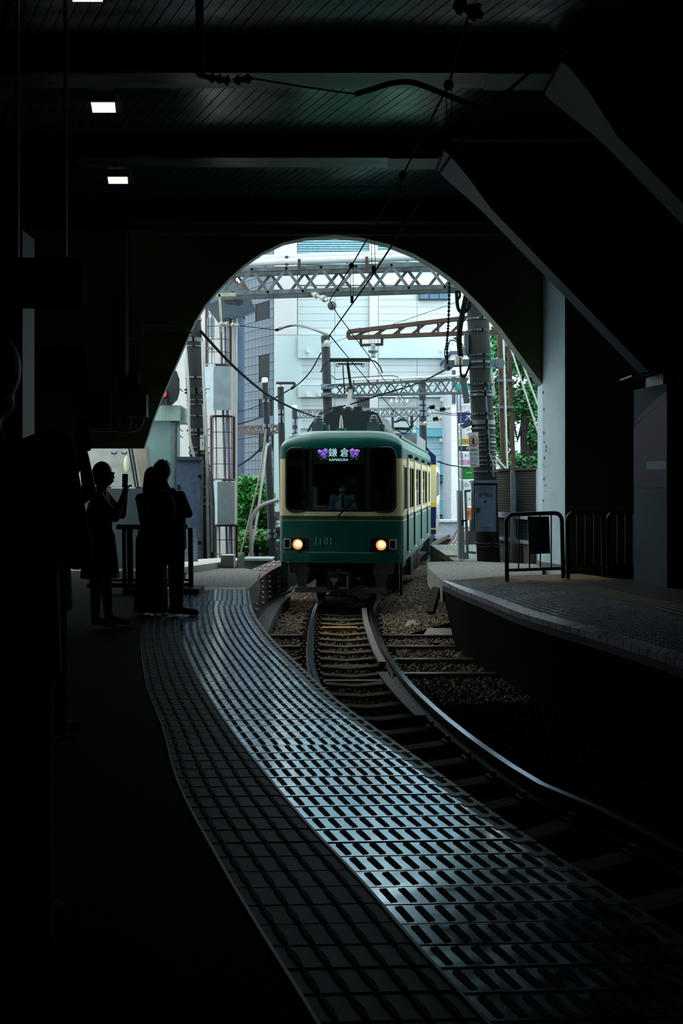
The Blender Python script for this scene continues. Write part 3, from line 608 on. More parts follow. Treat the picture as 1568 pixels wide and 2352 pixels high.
# destination display
dp = M(); dp.bx(-0.52, 0.46, -0.0, 0.03, 2.74, 3.03); disp = dp.build('destination_display', gask, TR, label='black lit destination display')
led = mat('led_white', (200, 240, 250), 0.5, var=0, emit=(180, 232, 240), es=.8); ledp = mat('led_purple', (150, 100, 210), 0.5, var=0, emit=(120, 80, 190), es=0.6); ledl = mat('led_lilac', (190, 160, 240), 0.5, var=0, emit=(180, 150, 235), es=0.65); ledg = mat('led_green', (10, 70, 50), 0.5, var=0, emit=(10, 78, 54), es=0.9)
text('鎌', 0.18, (-0.14, -0.008, 2.945), led, disp); text('倉', 0.18, (0.085, -0.008, 2.945), led, disp); text('KAMAKURA', 0.075, (-0.03, -0.008, 2.815), led, disp, sx=0.92)
for sx, c in ((-1, -0.32), (1, 0.27)):
    for i, (dx, dz, r) in enumerate(((0, -0.01, 0.062), (sx * 0.065, 0.045, 0.042), (-sx * 0.035, 0.055, 0.046))):
        fm_ = M()
        for q in range(26):
            a = random.uniform(0, 6.28); rr_ = r * math.sqrt(random.random()); x, z = c + dx + rr_ * math.cos(a), 2.925 + dz + rr_ * math.sin(a); s_ = 0.012
            fm_.add([(x - s_, -0.006 - i * .0005, z - s_), (x + s_, -0.006 - i * .0005, z - s_), (x + s_, -0.006 - i * .0005, z + s_), (x - s_, -0.006 - i * .0005, z + s_)], [(0, 1, 2, 3)], 0 if z < 2.925 + dz + 0.01 else 1)
        fm_.build('flower_pixels', [ledp, ledl], disp)
    lf = M()
    for dx, dz, a in ((-0.045, -0.09, 2.5), (0.045, -0.09, 0.6), (-0.07, -0.03, 2.2), (0.075, -0.03, 0.9)):
        d = V(math.cos(a), 0, -abs(math.sin(a))) * 0.04; n_ = V(d.z, 0, -d.x) * 0.4; p = V(c + dx, -0.005, 2.925 + dz); lf.add([p - d, p + n_, p + d, p - n_], [(0, 1, 2, 3)])
    lf.build('leaf_pixels', ledg, disp)
# lamps, number, wiper, apron
headm = mat('headlight_glow', (255, 220, 160), 0.3, var=0.5, scale=25, emit=(255, 170, 84), es=.9)
for x in (-0.825, 0.79):
    sx = -1 if x < 0 else 1; y0 = yb(x)
    hb = M(); hb.add([fr(x - .21 - .04 * (sx < 0), 1.075) + V(0, -.006, 0), fr(x + .21 + .04 * (sx > 0), 1.075) + V(0, -.006, 0), fr(x + .21 + .04 * (sx > 0), 1.315) + V(0, -.006, 0), fr(x - .21 - .04 * (sx < 0), 1.315) + V(0, -.006, 0)], [(0, 1, 2, 3)]); hb.build('lamp_recess', gask, TR)
    h = M().lathe((x, y0 + 0.02, 1.19), [(0.118, 0), (0.118, 0.07), (0.1, 0.075), (0.1, 0.04)], 20, (0, -1, 0)).build('headlight_rim', mat('chrome_rim', (150, 130, 100), 0.25, metal=0.9, var=0), TR, smooth=True)
    M().ball((x, y0 - 0.02, 1.19), (0.1, 0.05, 0.1), 16, 10).build('headlight_lens', headm, h, smooth=True); M().ball((x + .01, y0 - 0.05, 1.2), (0.07, 0.035, 0.065), 12, 8).build('headlight_bulb', mat('bulb_glow', (255, 240, 210), .3, var=0, emit=(255, 226, 170), es=1.5), h, smooth=True)
    mx = x + sx * 0.215; ym = yb(mx) - 0.012; mk = M()
    for a, b, c, d in ((-.055, .055, .08, .095), (-.055, .055, -.095, -.08), (-.07, -.05, -.085, .085), (.05, .07, -.085, .085)): mk.bx(mx + a, mx + b, ym - .02, ym + .02, 1.2 + c, 1.2 + d)
    k = mk.build('marker_lamp_frame', mat('pale_frame', (214, 226, 226), 0.4), TR); M().bx(mx - .05, mx + .05, ym, ym + .015, 1.12, 1.28).build('marker_lens', gask, k)
for ch, x in (('1', -0.47), ('1', -0.385), ('0', -0.275), ('1', -0.18)): text(ch, 0.19, (x, -0.004, 1.245), mat('number_grey', (160, 190, 180), 0.4, var=0), TR, 'number_digit')
m = M(); m.bar((-0.03, -0.03, 1.745), (0.30, -0.05, 2.04), 0.02, 0.02); m.bar((0.02, -0.05, 1.80), (0.28, -0.06, 2.06), 0.014, 0.02); m.ball((-0.03, -0.02, 1.745), 0.03, 8, 6); m.build('wiper', gask, TR)
m = M(); m.prism([(-1.12, yb(1.12) - .002, 1.045), (-0.57, -.002, 1.05), (0.57, -.002, 1.05), (1.12, yb(1.12) - .002, 1.045), (1.12, yb(1.12) - .03, 1.03), (0.57, -.035, 1.03), (-0.57, -.035, 1.03), (-1.12, yb(1.12) - .03, 1.03)], (0, 0, -0.19)); m.build('apron', green, TR)
# underframe
for s in (-1, 1):
    m = M(); m.prism([(s * 1.02, 0.12, 0.84), (s * 0.42 - s * .1 + s * .36, 0.12, 0.84), (s * 0.62, 0.12, 0.72), (s * 0.62, 0.12, 0.62), (s * 1.0, 0.12, 0.62)], (0, 0.3, 0)); m.prism([(s * 0.9, 0.14, 0.62), (s * 0.64, 0.14, 0.62), (s * 0.7, 0.14, 0.34), (s * 0.85, 0.14, 0.34)], (0, 0.05, 0)); m.build('step_bracket', ugrey, TR)
m = M(); m.bx(-0.88, 0.88, 0.06, 0.12, 0.26, 0.36); m.build('lifeguard_bar', ugrey, TR)
m = M(); m.bx(-0.24, 0.2, -0.16, 0.3, 0.34, 0.66); m.lathe((-0.02, -0.16, 0.68), [(0.05, -.02), (0.05, .12)], 10, (0, -1, 0)); c_ = m.build('coupler', undr, TR)
m = M(); m.prism([(-0.17, -0.17, 0.56), (-0.01, -0.17, 0.56), (-0.09, -0.17, 0.42)], (0, -0.02, 0)); m.bx(0.0, 0.17, -0.175, -0.16, 0.36, 0.39); m.bx(0.15, 0.18, -0.175, -0.16, 0.36, 0.6); m.build('coupler_plate', mat('bright_worn_steel', (170, 174, 176), 0.4, metal=0.6), c_)
M().lathe((-0.3, 0.15, 0.12), [(0.1, 0), (0.1, 0.54)], 14, (1, 0, 0)).build('air_tank', mat('tank_grey', (70, 78, 80), 0.5), TR, smooth=True)
for q in ((0.25, 0.33, 0.08, 0.16, 0.06, 0.2), (-1.16, -1.06, 0.05, 0.15, 0.34, 0.84), (1.12, 1.17, 0.3, 0.4, 0.2, 0.84)): M().bx(*q).build('hanger_bracket', undr, TR)
for yw in (1.1, 2.9, 8.0, 9.6):
    wh = M()
    for s in (-1, 1): wh.lathe((s * 0.535 - 0.06, yw, 0.36), [(0.36, 0), (0.38, 0.02), (0.36, 0.04), (0.35, 0.12)], 20, (1, 0, 0))
    wh.lathe((-0.535, yw, 0.36), [(0.06, 0), (0.06, 1.07)], 8, (1, 0, 0)); wh.build('wheel_pair', mat('wheel_steel', (40, 36, 34), 0.6, metal=0.3), TR)
for ya in (0.7, 7.6):
    m = M()
    for s in (-1, 1): m.bx(s * 0.85 - .06, s * 0.85 + .06, ya, ya + 2.6, 0.34, 0.5)
    m.bx(-0.8, 0.8, ya + 1.2, ya + 1.5, 0.4, 0.6); m.build('bogie_frame', undr, TR)
for i, (ya, yc_, x0, zb) in enumerate(((3.6, 4.6, 0.5, 0.3), (4.8, 5.4, 0.6, 0.34), (5.6, 7.0, 0.5, 0.28), (0.35, 0.55, 0.85, 0.3))): M().bx(x0, 1.1, ya, yc_, zb, 0.84).build('equipment_box', undr, TR)
m = M(); m.bx(-1.0, 1.0, 0.7, 10.2, 0.55, 0.84); m.build('floor_frame', undr, TR)
# roof equipment
acm = mat('roof_unit_dark', (20, 32, 36), 0.5, var=0.2)
a, b = tl(735, 990, 22.5), tl(905, 948, 22.5)
m = M(); z0 = ztop(0) - .08; zt_ = b.z; m.prism([(a.x, a.y, z0), (b.x - .05, a.y, z0), (b.x - .35, a.y, zt_ - .02), (b.x - .5, a.y, zt_ + .03), (a.x + .3, a.y, zt_ + .03), (a.x + .1, a.y, zt_ - .05)], (0, 2.6, 0)); ac = m.build('air_conditioner', acm, TR)
m = M()
for i in range(8): m.bar((b.x - .11 - i * .028 + .03, a.y + .1, z0 + .1 + i * .05), (b.x - .11 - i * .028 + .03, a.y + 2.3, z0 + .1 + i * .05), 0.02, 0.02)
m.build('vent_grille', mat('vent_tan', (120, 116, 108), 0.6), ac)
a2 = tl(920, 985, 26); M().bx(a2.x - .3, a2.x + .45, a2.y - .5, a2.y + 3.4, ztop(0) - .1, 3.62).build('rear_roof_unit', mat('rear_unit_grey', (130, 134, 136), 0.6, var=0.3), TR)
def roofbox(px, w, lab):
    p = tl(px, 990, 20.6); m = M(); m.bx(p.x - w / 2, p.x + w / 2, p.y, p.y + .25, 3.28, 3.62); m.bx(p.x + w / 2, p.x + w / 2 + .1, p.y + .05, p.y + .25, 3.28, 3.58)
    o = m.build('arrester_box', mat('dull_grey_box', (72, 82, 90), 0.6), TR); M().lathe((p.x, p.y + .12, 3.62), [(.09, 0), (.1, .03), (.075, .05), (.1, .08), (.06, .1), (.065, .14), (0.04, .16)], 14).build('arrester_cap', mat('arrester_ring', (84, 92, 96), 0.4), o, smooth=True)
roofbox(729, .24, 'left'); roofbox(857, .26, 'right')
p = tl(782, 985, 20.2); m = M(); m.bx(p.x - .09, p.x + .09, p.y, p.y + .18, 3.3, 3.48); o = m.build('horn_base', mat('dull_grey_box', (72, 82, 90), 0.6), TR)
M().lathe((p.x, p.y + .08, 3.48), [(.045, 0), (.04, .03), (.03, .15), (.012, .25), (.004, .27)], 12).build('whistle', mat('whistle_metal', (200, 196, 180), 0.35, metal=0.5), o, smooth=True)
# pantograph
PY = 23.0
pb = M(); 
for px in (770, 782, 800, 818, 828): q = tl(px, 943, PY); pb.bx(q.x - .05, q.x + .05, q.y - .1, q.y + .8, q.z - .12, q.z + .08)
q0, q1 = tl(768, 950, PY), tl(832, 950, PY); pb.bx(q0.x, q1.x, q0.y, q0.y + .1, q0.z - .05, q0.z + .06); pan = pb.build('pantograph_base', mat('panto_dark', (28, 34, 34), 0.5), TR)
pj, ph, pk_ = tl(797, 940, PY), tl(806, 893, PY + 1.0), tl(798, 833, PY + 0.3)
M().bar(pj, ph, 0.09, 0.07).build('lower_arm', mat('panto_grey', (120, 126, 118), 0.5), TR); m = M(); m.bar(ph, pk_, 0.06, 0.05); m.ball(ph, .11, 10, 8); m.bar(tl(791, 905, PY + .9), tl(787, 838, PY + .3), .025, .025); m.build('upper_arm', gask, TR)
h0, h1 = tl(757, 827, PY), tl(850, 827, PY); ax = h1 - h0; m = M()
m.bar(h0, h1, 0.3, 0.05); m.bar(h0 + ax * .2 + V(0, 0, -.09), h0 + ax * .82 + V(0, 0, -.09), .05, .03); m.tube([h0, h0 - ax * .05 + V(0, 0, -.03), h0 - ax * .16 + V(0, 0, -.12), h0 - ax * .22 + V(0, 0, -.28)], .018, 6); m.tube([h1, h1 + ax * .12 + V(0, 0, -.03), h1 + ax * .24 + V(0, 0, -.14), h1 + ax * .3 + V(0, 0, -.3)], .018, 6)
for t in (.2, .82): m.tube([h0 + ax * t + V(.04 * math.cos(a), 0, -.12 + .04 * math.sin(a)) for a in [i * .8 for i in range(8)]], .01, 5)
m.build('collector_head', gask, TR)
# second car
T2 = thing('tram_train', 'navy and cream second train car behind the green one', 'train', (1.66, 30.4, -0.9), rz=-math.radians(6.2))
def car2():
    m = M()
    for z0, z1, mi in ((0.84, 0.98, 0), (0.98, 1.02, 2), (1.02, 1.66, 0), (1.66, 1.78, 2), (1.78, 2.9, 1), (2.9, 2.94, 2), (2.94, 3.2, 0)):
        m.bx(-1.2, 1.2, 0, 10.5, z0, z1, mi)
    m.build('car_body', [navy, cream, mat('yellow_line', (238, 196, 30), 0.4, var=0)], T2)
    m = M(); m.prism([(-1.2, 0, 3.2), (1.2, 0, 3.2), (0.95, 0, 3.42), (-0.95, 0, 3.42)], (0, 10.5, 0)); m.build('roof', navy, T2)
    m = M(); m.prism([(-0.6, .6, 3.42), (0.8, .6, 3.42), (0.6, .6, 3.86), (0.4, .6, 3.92), (-0.5, .6, 3.92)], (0, 3.2, 0)); m.prism([(0.62, .9, 3.6), (0.95, .9, 3.42), (0.97, .9, 3.45), (.64, .9, 3.63)], (0, 2.5, 0)); m.build('roof_unit', navy, T2)
    M().lathe((1.2, 0.75, 2.35), [(0.28, 0), (0.28, 0.012)], 24, (1, 0, 0)).build('round_window', mat('navy_glass', (24, 40, 74), 0.2), T2)
    for ya, y2 in ((1.6, 3.4), (3.9, 5.9), (6.4, 8.4)): M().bx(1.195, 1.21, ya, y2, 1.95, 2.75).build('side_window', gask, T2)
    M().bx(1.195, 1.215, 0.12, 0.3, 1.3, 2.15).build('door_handle_panel', mat('tan_handle', (150, 132, 96), 0.5), T2)
    m = M()
    for i in range(16): y = .5 + random.uniform(0, .6); z = 1.08 + i * .034; m.bx(1.2, 1.206, y, y + random.uniform(.05, .2), z, z + .02)
    m.build('white_lettering', white_pt, T2)
    m = M(); m.bx(-1, 1, .2, 10, .3, .84); m.build('underframe', undr, T2)
    for i in range(4): M().bx(.95, 1.1, .25, .55, .1 + i * .17, .16 + i * .17).build('ladder_step', ugrey, T2)
car2()
# ================================================================ POLES, GANTRIES
def pole(name, label, pt, pb_, Y, wt, wb, cap=None, cat='pole', extra=None, mt=None, Yb=None):
    a, b = P(*pt, Y), P(*pb_, Yb or Y); rt, rb = wt / 2 / F * Y, wb / 2 / F * Y
    r = thing(name, label, cat, b); M().tube([b, a], [rb, rt], 20).build('shaft', mt or pole_m, r, smooth=True)
    if cap:
        M().lathe(a, [(rt * 1.04, -.1), (rt * 1.04, .03), (rt * .8, .06), (0.01, .07)], 16).build('cap', cap, r, smooth=True)
    def at(py):
        t = (py - pb_[1]) / (pt[1] - pb_[1]); return b.lerp(a, t), rb + (rt - rb) * t
    return r, at
def band(root, at, py, h, mt=None, name='band', k=1.05, slots=0, gap=True):
    c, r = at(py); m = M(); m.lathe(c - V(0, 0, h / 2), [(r * k, 0), (r * k + .008, 0), (r * k + .008, h), (r * k, h)], 22)
    if slots:
        for i in range(slots):
            a = math.pi + math.pi * (i + .5) / slots; p = c + V(math.cos(a), math.sin(a), 0) * (r * k + .012); m.bx(p.x - .012, p.x + .012, p.y - .006, p.y + .006, p.z - h * .3, p.z + h * .3, 1)
    if gap: m.bx(c.x + r * .2 - .015, c.x + r * .2 + .015, c.y - r * k - .05, c.y - r * k + .02, c.z - h * .6, c.z + h * .6, 1)
    return m.build(name, [mt or galv, cable], root, smooth=False)
# big concrete pole on the right
RP, ra = pole('concrete_pole', 'big banded concrete pole right of the train carrying the keep out board', (1092, 600), (1122, 1290), 18.7, 54, 58)
for py, h, s in ((693, .17, 0), (734, .1, 3), (761, .1, 12), (817, .1, 12), (833, .14, 0), (846, .05, 0), (884, .1, 14), (900, .06, 0), (908, .14, 0), (952, .1, 12), (971, .24, 0), (984, .1, 0), (1000, .05, 0), (1009, .07, 6), (1016, .12, 0), (1025, .05, 0), (1035, .06, 0), (1049, .05, 0), (1058, .08, 0), (1068, .05, 0), (1083, .09, 0), (1247, .06, 0), (1254, .05, 0)): band(RP, ra, py, h * .36, galv, slots=s)
m = M(); m.tube([P(1113, 890, 18.5), P(1118, 960, 18.5), P(1122, 1040, 18.5), P(1129, 1060, 18.5), P(1132, 1096, 18.5)], .03, 8); m.bar(P(1105, 898, 18.45), P(1118, 898, 18.45), .02, .03); m.build('conduit', galv, RP)
m = M(); m.bar(P(1061, 860, 18.6), P(1072, 926, 18.6), .12, .05); m.build('left_fin', mat('fin_grey', (104, 116, 122), 0.5), RP)
m = M(); m.bar(P(1124, 838, 18.6), P(1133, 907, 18.6), .08, .05); m.build('right_fin', white_pt, RP)
m = M(); m.bx(P(1065, 0, 18.7).x, P(1074, 0, 18.7).x, 20.05, 20.25, P(0, 815, 18.7).z, P(0, 768, 18.7).z); m.build('side_box', mat('box_blue_grey', (70, 82, 96), 0.5), RP)
def arm(pa, pb_, name, root): m = M(); a, b = P(*pa, 18.65), P(*pb_, 18.65); m.bar(a, b, .16, .13); m.lathe(a + V(0, -.1, -.03), [(.1, 0), (.1, .2)], 16, (0, 1, 0)); return m.build(name, mat('arm_steel', (112, 124, 138), 0.45, metal=.3), root)
arm((1029, 836), (1076, 833), 'pulley_arm', RP); arm((1146, 832), (1126, 836), 'pulley_arm', RP)
m = M(); m.bx(P(1045, 0, 18.4).x, P(1061, 0, 18.4).x, 19.8, 20.0, P(0, 838, 18.4).z, P(0, 820, 18.4).z); sb = m.build('junction_box', mat('cream_plastic', (196, 196, 176), 0.5), RP)
for i in range(3): M().lathe(P(1056.5, 824 + i * 5, 18.3), [(.018, 0), (.018, .01)], 10, (0, -1, 0)).build('socket', cable, sb)
M().lathe(P(1060, 805, 18.5), [(.05, -.07), (.09, -.06), (.05, -.03), (.09, -.02), (.05, .01), (.09, .02), (.05, .05), (.08, .06), (.03, .12)], 14).build('insulator_stack', porcelain, RP, smooth=True)
M().lathe(P(1050, 775, 18.8), [(.02, -.06), (.09, -.02), (.09, -.01), (.02, .03)], 14).build('disc_insulator', mat('green_glass_insulator', (86, 110, 104), 0.2), RP, smooth=True)
for pts, r in (([(1075, 655), (1068, 690), (1058, 740), (1054, 780), (1058, 820)], .055), ([(1048, 668), (1050, 700), (1056, 715), (1068, 716), (1078, 700), (1080, 660)], .035), ([(1054, 662), (1056, 680), (1050, 690), (1052, 700)], .025), ([(1057, 838), (1058, 858), (1066, 866), (1074, 850), (1078, 838)], .02), ([(1122, 775), (1126, 800), (1126, 830), (1124, 870), (1121, 895)], .01)):
    M().tube(spline([P(x, y, 18.45) for x, y in pts], 6), r, 6).build('cable_loop', cable if r > .012 else mat('green_wire', (20, 130, 110), 0.5, var=0), RP)
m = M(); m.prism([P(1058, 975, 18.6), P(1082, 966, 18.6), P(1082, 978, 18.6), P(1066, 984, 18.6)], (0, .2, 0)); m.build('gusset_bracket', galv, RP)
CH = thing('chain_cable', 'black chained drop cable hanging left of the banded right pole', 'cable', P(1030, 836, 18.3))
m = M(); pts = spline([P(x, y, 18.3) for x, y in ((1032, 632), (1031, 690), (1029, 750), (1026, 790), (1027, 836))], 14)
for i in range(0, len(pts) - 1): m.bar(pts[i], pts[i + 1], .05 if i % 2 else .025, .05 if i % 2 else .025)
m.tube(spline([P(x, y, 18.3) for x, y in ((1028, 780), (1022, 800), (1021, 815), (1025, 822), (1028, 800), (1034, 782), (1050, 785), (1062, 790))], 5), .012, 5); m.build('chain', cable, CH)
# keep out board
KO = thing('keep_out_sign', 'white keep out board with a red prohibition ring on the banded pole', 'sign', P(1088, 1074, 18.4))
a, b, c, d = P(1075.5, 994, 18.4), P(1098, 992, 18.4), P(1100.5, 1072, 18.4), P(1079, 1074.5, 18.4)
M().prism([a, b, c, d], (0, .02, 0)).build('board', white_pt, KO)
ctr = P(1087, 1013, 18.37); m = M(); ringp = [ctr + V(.079 * math.cos(i * .2618), 0, .106 * math.sin(i * .2618)) for i in range(24)]; m.tube(ringp, .008, 4, closed=True); m.bar(ctr + V(-.055, -.004, .075), ctr + V(.055, -.004, -.075), .01, .016, (0, 1, 0)); m.build('prohibition_ring', red_ink, KO)
m = M(); m.ball(ctr + V(0, .008, .066), (.013, .004, .014), 10, 6); m.bx(ctr.x - .022, ctr.x + .022, ctr.y + .004, ctr.y + .01, ctr.z - .012, ctr.z + .048); m.bx(ctr.x - .017, ctr.x - .003, ctr.y + .004, ctr.y + .01, ctr.z - .075, ctr.z - .01); m.bx(ctr.x + .003, ctr.x + .017, ctr.y + .004, ctr.y + .01, ctr.z - .075, ctr.z - .01); m.build('person_pictogram', ink, KO)
for s, py, sz, mt_ in (('線路内', 1034, .048, ink), ('立入禁止', 1043, .044, ink), ('Keep Out', 1051, .03, mat('sign_blue', (30, 34, 110), .6, var=0)), ('禁止进入线路内', 1056, .022, MATS['sign_blue'] if 'sign_blue' in MATS else ink), ('선로 내 출입 금지', 1061.5, .021, ink), ('藤沢警察署', 1068, .024, ink), ('江ノ島電鉄株式会社', 1071, .017, ink)):
    text(s, sz, P(1088.5, py, 18.385), mt_, KO, bold=.0008)
# cabinet on the pole
CB = thing('equipment_cabinet', 'blue grey metal locker with handwritten kanji strapped to the banded pole', 'cabinet', P(1114, 1224, 18.0))
cabg = mat('cabinet_blue_grey', (112, 132, 154), 0.45, var=.06)
x0, x1 = P(1088, 0, 18.0).x, P(1142, 0, 18.0).x; z0, z1 = P(0, 1222, 18.0).z, P(0, 1108, 18.0).z
M().bx(x0, x1, 19.5, 19.9, z0, z1).build('body', mat('cabinet_dark', (26, 30, 36), .5), CB)
M().bx(x0 - .03, x1 + .03, 19.45, 19.95, z1 - .01, z1 + .045).build('roof_cap', cabg, CB)
dx0, dx1, dz0, dz1 = P(1090, 0, 17.98).x, P(1138, 0, 17.98).x, P(0, 1221, 17.98).z, P(0, 1115, 17.98).z
door = M().bx(dx0, dx1, 19.465, 19.49, dz0, dz1).build('door', cabg, CB)
for py, xa, xb in ((1117, 1094, 1134), (1123, 1104, 1123), (1127.5, 1104, 1123), (1208, 1106, 1125), (1212.5, 1106, 1125), (1108, 1104, 1123)): p0, p1 = P(xa, py, 17.95), P(xb, py, 17.95); M().bar(p0, p1, .02, .012).build('louvre', mat('cabinet_light', (134, 150, 166), .4), door)
text('落下防止', .075, P(1115.5, 1138, 17.955), ink, door, sx=1.0)
m = M(); m.bx(P(1111, 0, 17.95).x, P(1118, 0, 17.95).x, 19.455, 19.465, P(0, 1154, 17.95).z, P(0, 1150, 17.95).z); m.build('name_plate', ink, door)
m = M(); m.bar(P(1094, 1169, 17.94), P(1104, 1168, 17.94), .02, .02); m.bx(P(1096.5, 0, 17.93).x, P(1101, 0, 17.93).x, 19.415, 19.445, P(0, 1177, 17.93).z, P(0, 1170, 17.93).z); m.build('padlock', black_steel, door)
m = M(); m.bar(P(1091.5, 1140, 17.95), P(1092, 1196, 17.95), .015, .015); m.build('hinge_rod', galv, door)
# white gate post with padlock and frame
GP = thing('gate_post', 'pale grey gate post with padlock left of the locker', 'post', P(1060, 1285, 18.9)); gpm = mat('gate_grey', (206, 216, 224), .5, var=.08)
m = M(); m.prism([P(1051, 1126, 18.9), P(1063, 1126, 18.9), P(1067, 1285, 18.9), P(1055, 1285, 18.9)], (0, .25, 0)); m.build('post', gpm, GP)
m = M(); 
for a, b in (((1066, 1128), (1081, 1127)), ((1068, 1128), (1073, 1268)), ((1073, 1268), (1093, 1270))): m.bar(P(*a, 18.9), P(*b, 18.9), .05, .05)
m.bar(P(1070, 1268, 18.9), P(1072, 1284, 18.9), .08, .05); m.build('gate_frame', gpm, GP)
m = M(); m.bar(P(1059, 1196, 18.85), P(1071, 1196, 18.85), .02, .03); m.bx(P(1060, 0, 18.8).x, P(1065, 0, 18.8).x, 20.28, 20.34, P(0, 1206, 18.8).z, P(0, 1198, 18.8).z); m.build('padlock', black_steel, GP)
# big left pole
LP, la = pole('concrete_pole', 'big dark concrete pole on the left strapped with pale conduits', (438, 690), (472, 1312), 18.6, 44, 50, mt=mat('dark_pole', (38, 42, 46), .8, var=.2, scale=4, stretch=(1, 1, .2)))
for py, h, s in ((734, .1, 0), (782, .16, 0), (797, .05, 0), (868, .06, 0), (896, .1, 14), (903, .1, 14), (920, .04, 0), (930, .04, 0), (956, .04, 0), (989, .12, 6), (999, .04, 0), (1028, .05, 0), (1041, .1, 0), (1071, .06, 6), (1085, .08, 5), (1118, .06, 0), (1142, .06, 0), (1157, .1, 0), (1236, .05, 0)): band(LP, la, py, h * .5, galv, slots=s)
for pts, r in (([(424, 770), (430, 850), (433, 900), (435, 1000), (446, 1050)], .026), ([(465, 785), (468, 880), (474, 1000), (476, 1150), (479, 1285)], .03), ([(467, 930), (470, 1000)], .02)): M().tube(spline([P(x, y, 18.25) for x, y in pts], 4), r, 8).build('conduit', mat('cream_conduit', (206, 208, 200), .5, var=.08), LP)
M().tube([P(484, 1090, 18.2), P(488, 1160, 18.2), P(489, 1267, 18.2)], .045, 8).build('square_conduit', galv, LP)
m = M(); m.bx(P(459, 0, 18.2).x, P(469, 0, 18.2).x, 19.7, 19.72, P(0, 1034, 18.2).z, P(0, 1000, 18.2).z); pl = m.build('number_plate', white_pt, LP); text('1', .12, P(464.5, 1020, 18.19), ink, pl); text('藤沢', .05, P(464, 1006, 18.19), ink, pl)
for py in (893, 1000, 985, 1068): M().bar(P(412, py, 18.4), P(420, py + 6, 18.4), .02, .02).build('step_bolt', galv, LP); M().bar(P(462, py, 18.4), P(482, py, 18.4), .015, .015).build('step_bolt', galv, LP)
# lattice truss
def truss(name, label, TL, BL, TRr, BR, depth, n, cw, bw, cat='gantry', mt=None, zig='x', mt2=None, bolts=False):
    r = thing(name, label, cat, BL); mt = mt or galv_d; dv = V(0, depth, 0)
    for k, o in ((0, V(0, 0, 0)), (1, dv)):
        M().bar(TL + o, TRr + o, cw, cw).build('chord', mt, r); M().bar(BL + o, BR + o, cw, cw).build('chord', mt, r)
        for i in range(n):
            t0, t1 = i / n, (i + 1) / n
            ph = i % 2 == k % 2
            a = TL.lerp(TRr, t0) if ph else BL.lerp(BR, t0); b = BL.lerp(BR, t1) if ph else TL.lerp(TRr, t1)
            M().bar(a + o + V(0, -.02 if k == 0 else .02, 0), b + o + V(0, -.02 if k == 0 else .02, 0), .012, bw, (0, 1, 0) if False else (0, 0, 1)).build('lattice_bar', mt, r)
            if bolts: M().ball(a + o + V(0, -.04 if k == 0 else .04, 0), .03, 6, 4).build('bolt', cable, r)
    return r
Yl, Yr = 19.3, 18.75
T1 = truss('lattice_gantry', 'near lattice gantry beam spanning the whole track just outside the arch', P(500, 622, Yl), P(497, 675, Yl), P(1062, 605, Yr), P(1062, 658, Yr), .45, 14, .085, .06, bolts=True)
m = M(); m.prism([P(1030, 648, 18.6), P(1056, 640, 18.6), P(1075, 640, 18.6), P(1075, 660, 18.6), P(1030, 660, 18.6)], (0, .03, 0)); m.build('end_plate', galv_d, T1)
for dy, r_, Y_, lab in ((-20, .075, 19.0, 'lower thick white pipe carried on top of the near lattice gantry'), (-31, .055, 19.05, 'upper thin white pipe carried on top of the near lattice gantry')):
    M().tube([P(480, 627 + dy, Y_ + .3), P(1080, 606 + dy, Y_ - .25)], r_, 12).build('white_pipe', mat('white_pipe_paint', (214, 216, 220), .35, var=.05), label=lab, cat='pipe', smooth=True)
for px in (658, 797, 935): M().bar(P(px, 588 - (px - 658) * .035, 19.1), P(px, 610 - (px - 658) * .035, 19.1), .06, .04).build('pipe_clamp', rust_d, T1)
for px in (687, 842): M().bar(P(px, 595 - (px - 687) * .035, 18.85), P(px, 626 - (px - 687) * .035, 18.85), .06, .04).build('pipe_clamp', rust_d, T1)
# left cantilever bracket with insulators and pull-off
BK = thing('insulator_bracket', 'pale angle bracket hanging under the near gantry at left', 'bracket', P(505, 760, 19.0))
m = M(); m.bar(P(497, 679, 19), P(541, 677, 19), .1, .07); m.bar(P(504, 676, 19), P(509, 763, 19), .04, .1); m.build('angle_arm', mat('weathered_cream_steel', (176, 166, 146), .7, var=.25), BK)
def insul(root, p, q, n, r):
    d = (q - p); L = d.length; d.normalize(); prof = [(r * .4, 0)]
    for i in range(n): t = L * (i + .3) / n; prof += [(r * .7, t), (r, t + L * .12 / n), (r, t + L * .38 / n), (r * .55, t + L * .42 / n)]
    prof.append((r * .35, L)); return M().lathe(p, prof, 14, d).build('insulator', porcelain, root, smooth=True)
insul(BK, P(503, 744, 18.9), P(524, 745, 18.9), 2, .055); insul(BK, P(529, 746, 18.9), P(549, 748, 18.9), 2, .05)
PO = thing('pull_off_arm', 'curved grey steady arm holding the contact wire above the train', 'steady arm', P(755, 770, 17.4))
M().tube([P(549, 748, 18.9), P(635, 758, 18.4)], .008, 6).build('stay_wire', cable, PO); M().tube(spline([P(635, 758, 18.4), P(655, 751, 18.2), P(680, 747, 18), P(710, 753, 17.89), P(757, 771, 17.1)], 6), .022, 8).build('arm_tube', grey_steel, PO, smooth=True)
m = M(); m.bar(P(633, 759, 18.4), P(648, 753, 18.3), .05, .04); m.build('clevis', cable, PO)
# twin insulators under the gantry for the messenger
MI = thing('strain_insulator', 'disc strain insulators hanging from the near gantry over the contact wire', 'insulator', P(725, 672, 18.8))
insul(MI, P(716, 674, 19.0), P(733, 682, 18.8), 1, .06); insul(MI, P(733, 681, 18.8), P(752, 690, 18.5), 1, .065)
M().lathe(P(762, 702, 18.2), [(.03, -.05), (.09, -.01), (.09, .012), (.03, .03), (.025, .06)], 18, (0.3, -1, -.1)).build('disc', mat('grey_green_disc', (104, 118, 116), .25, var=.1), MI, smooth=True)
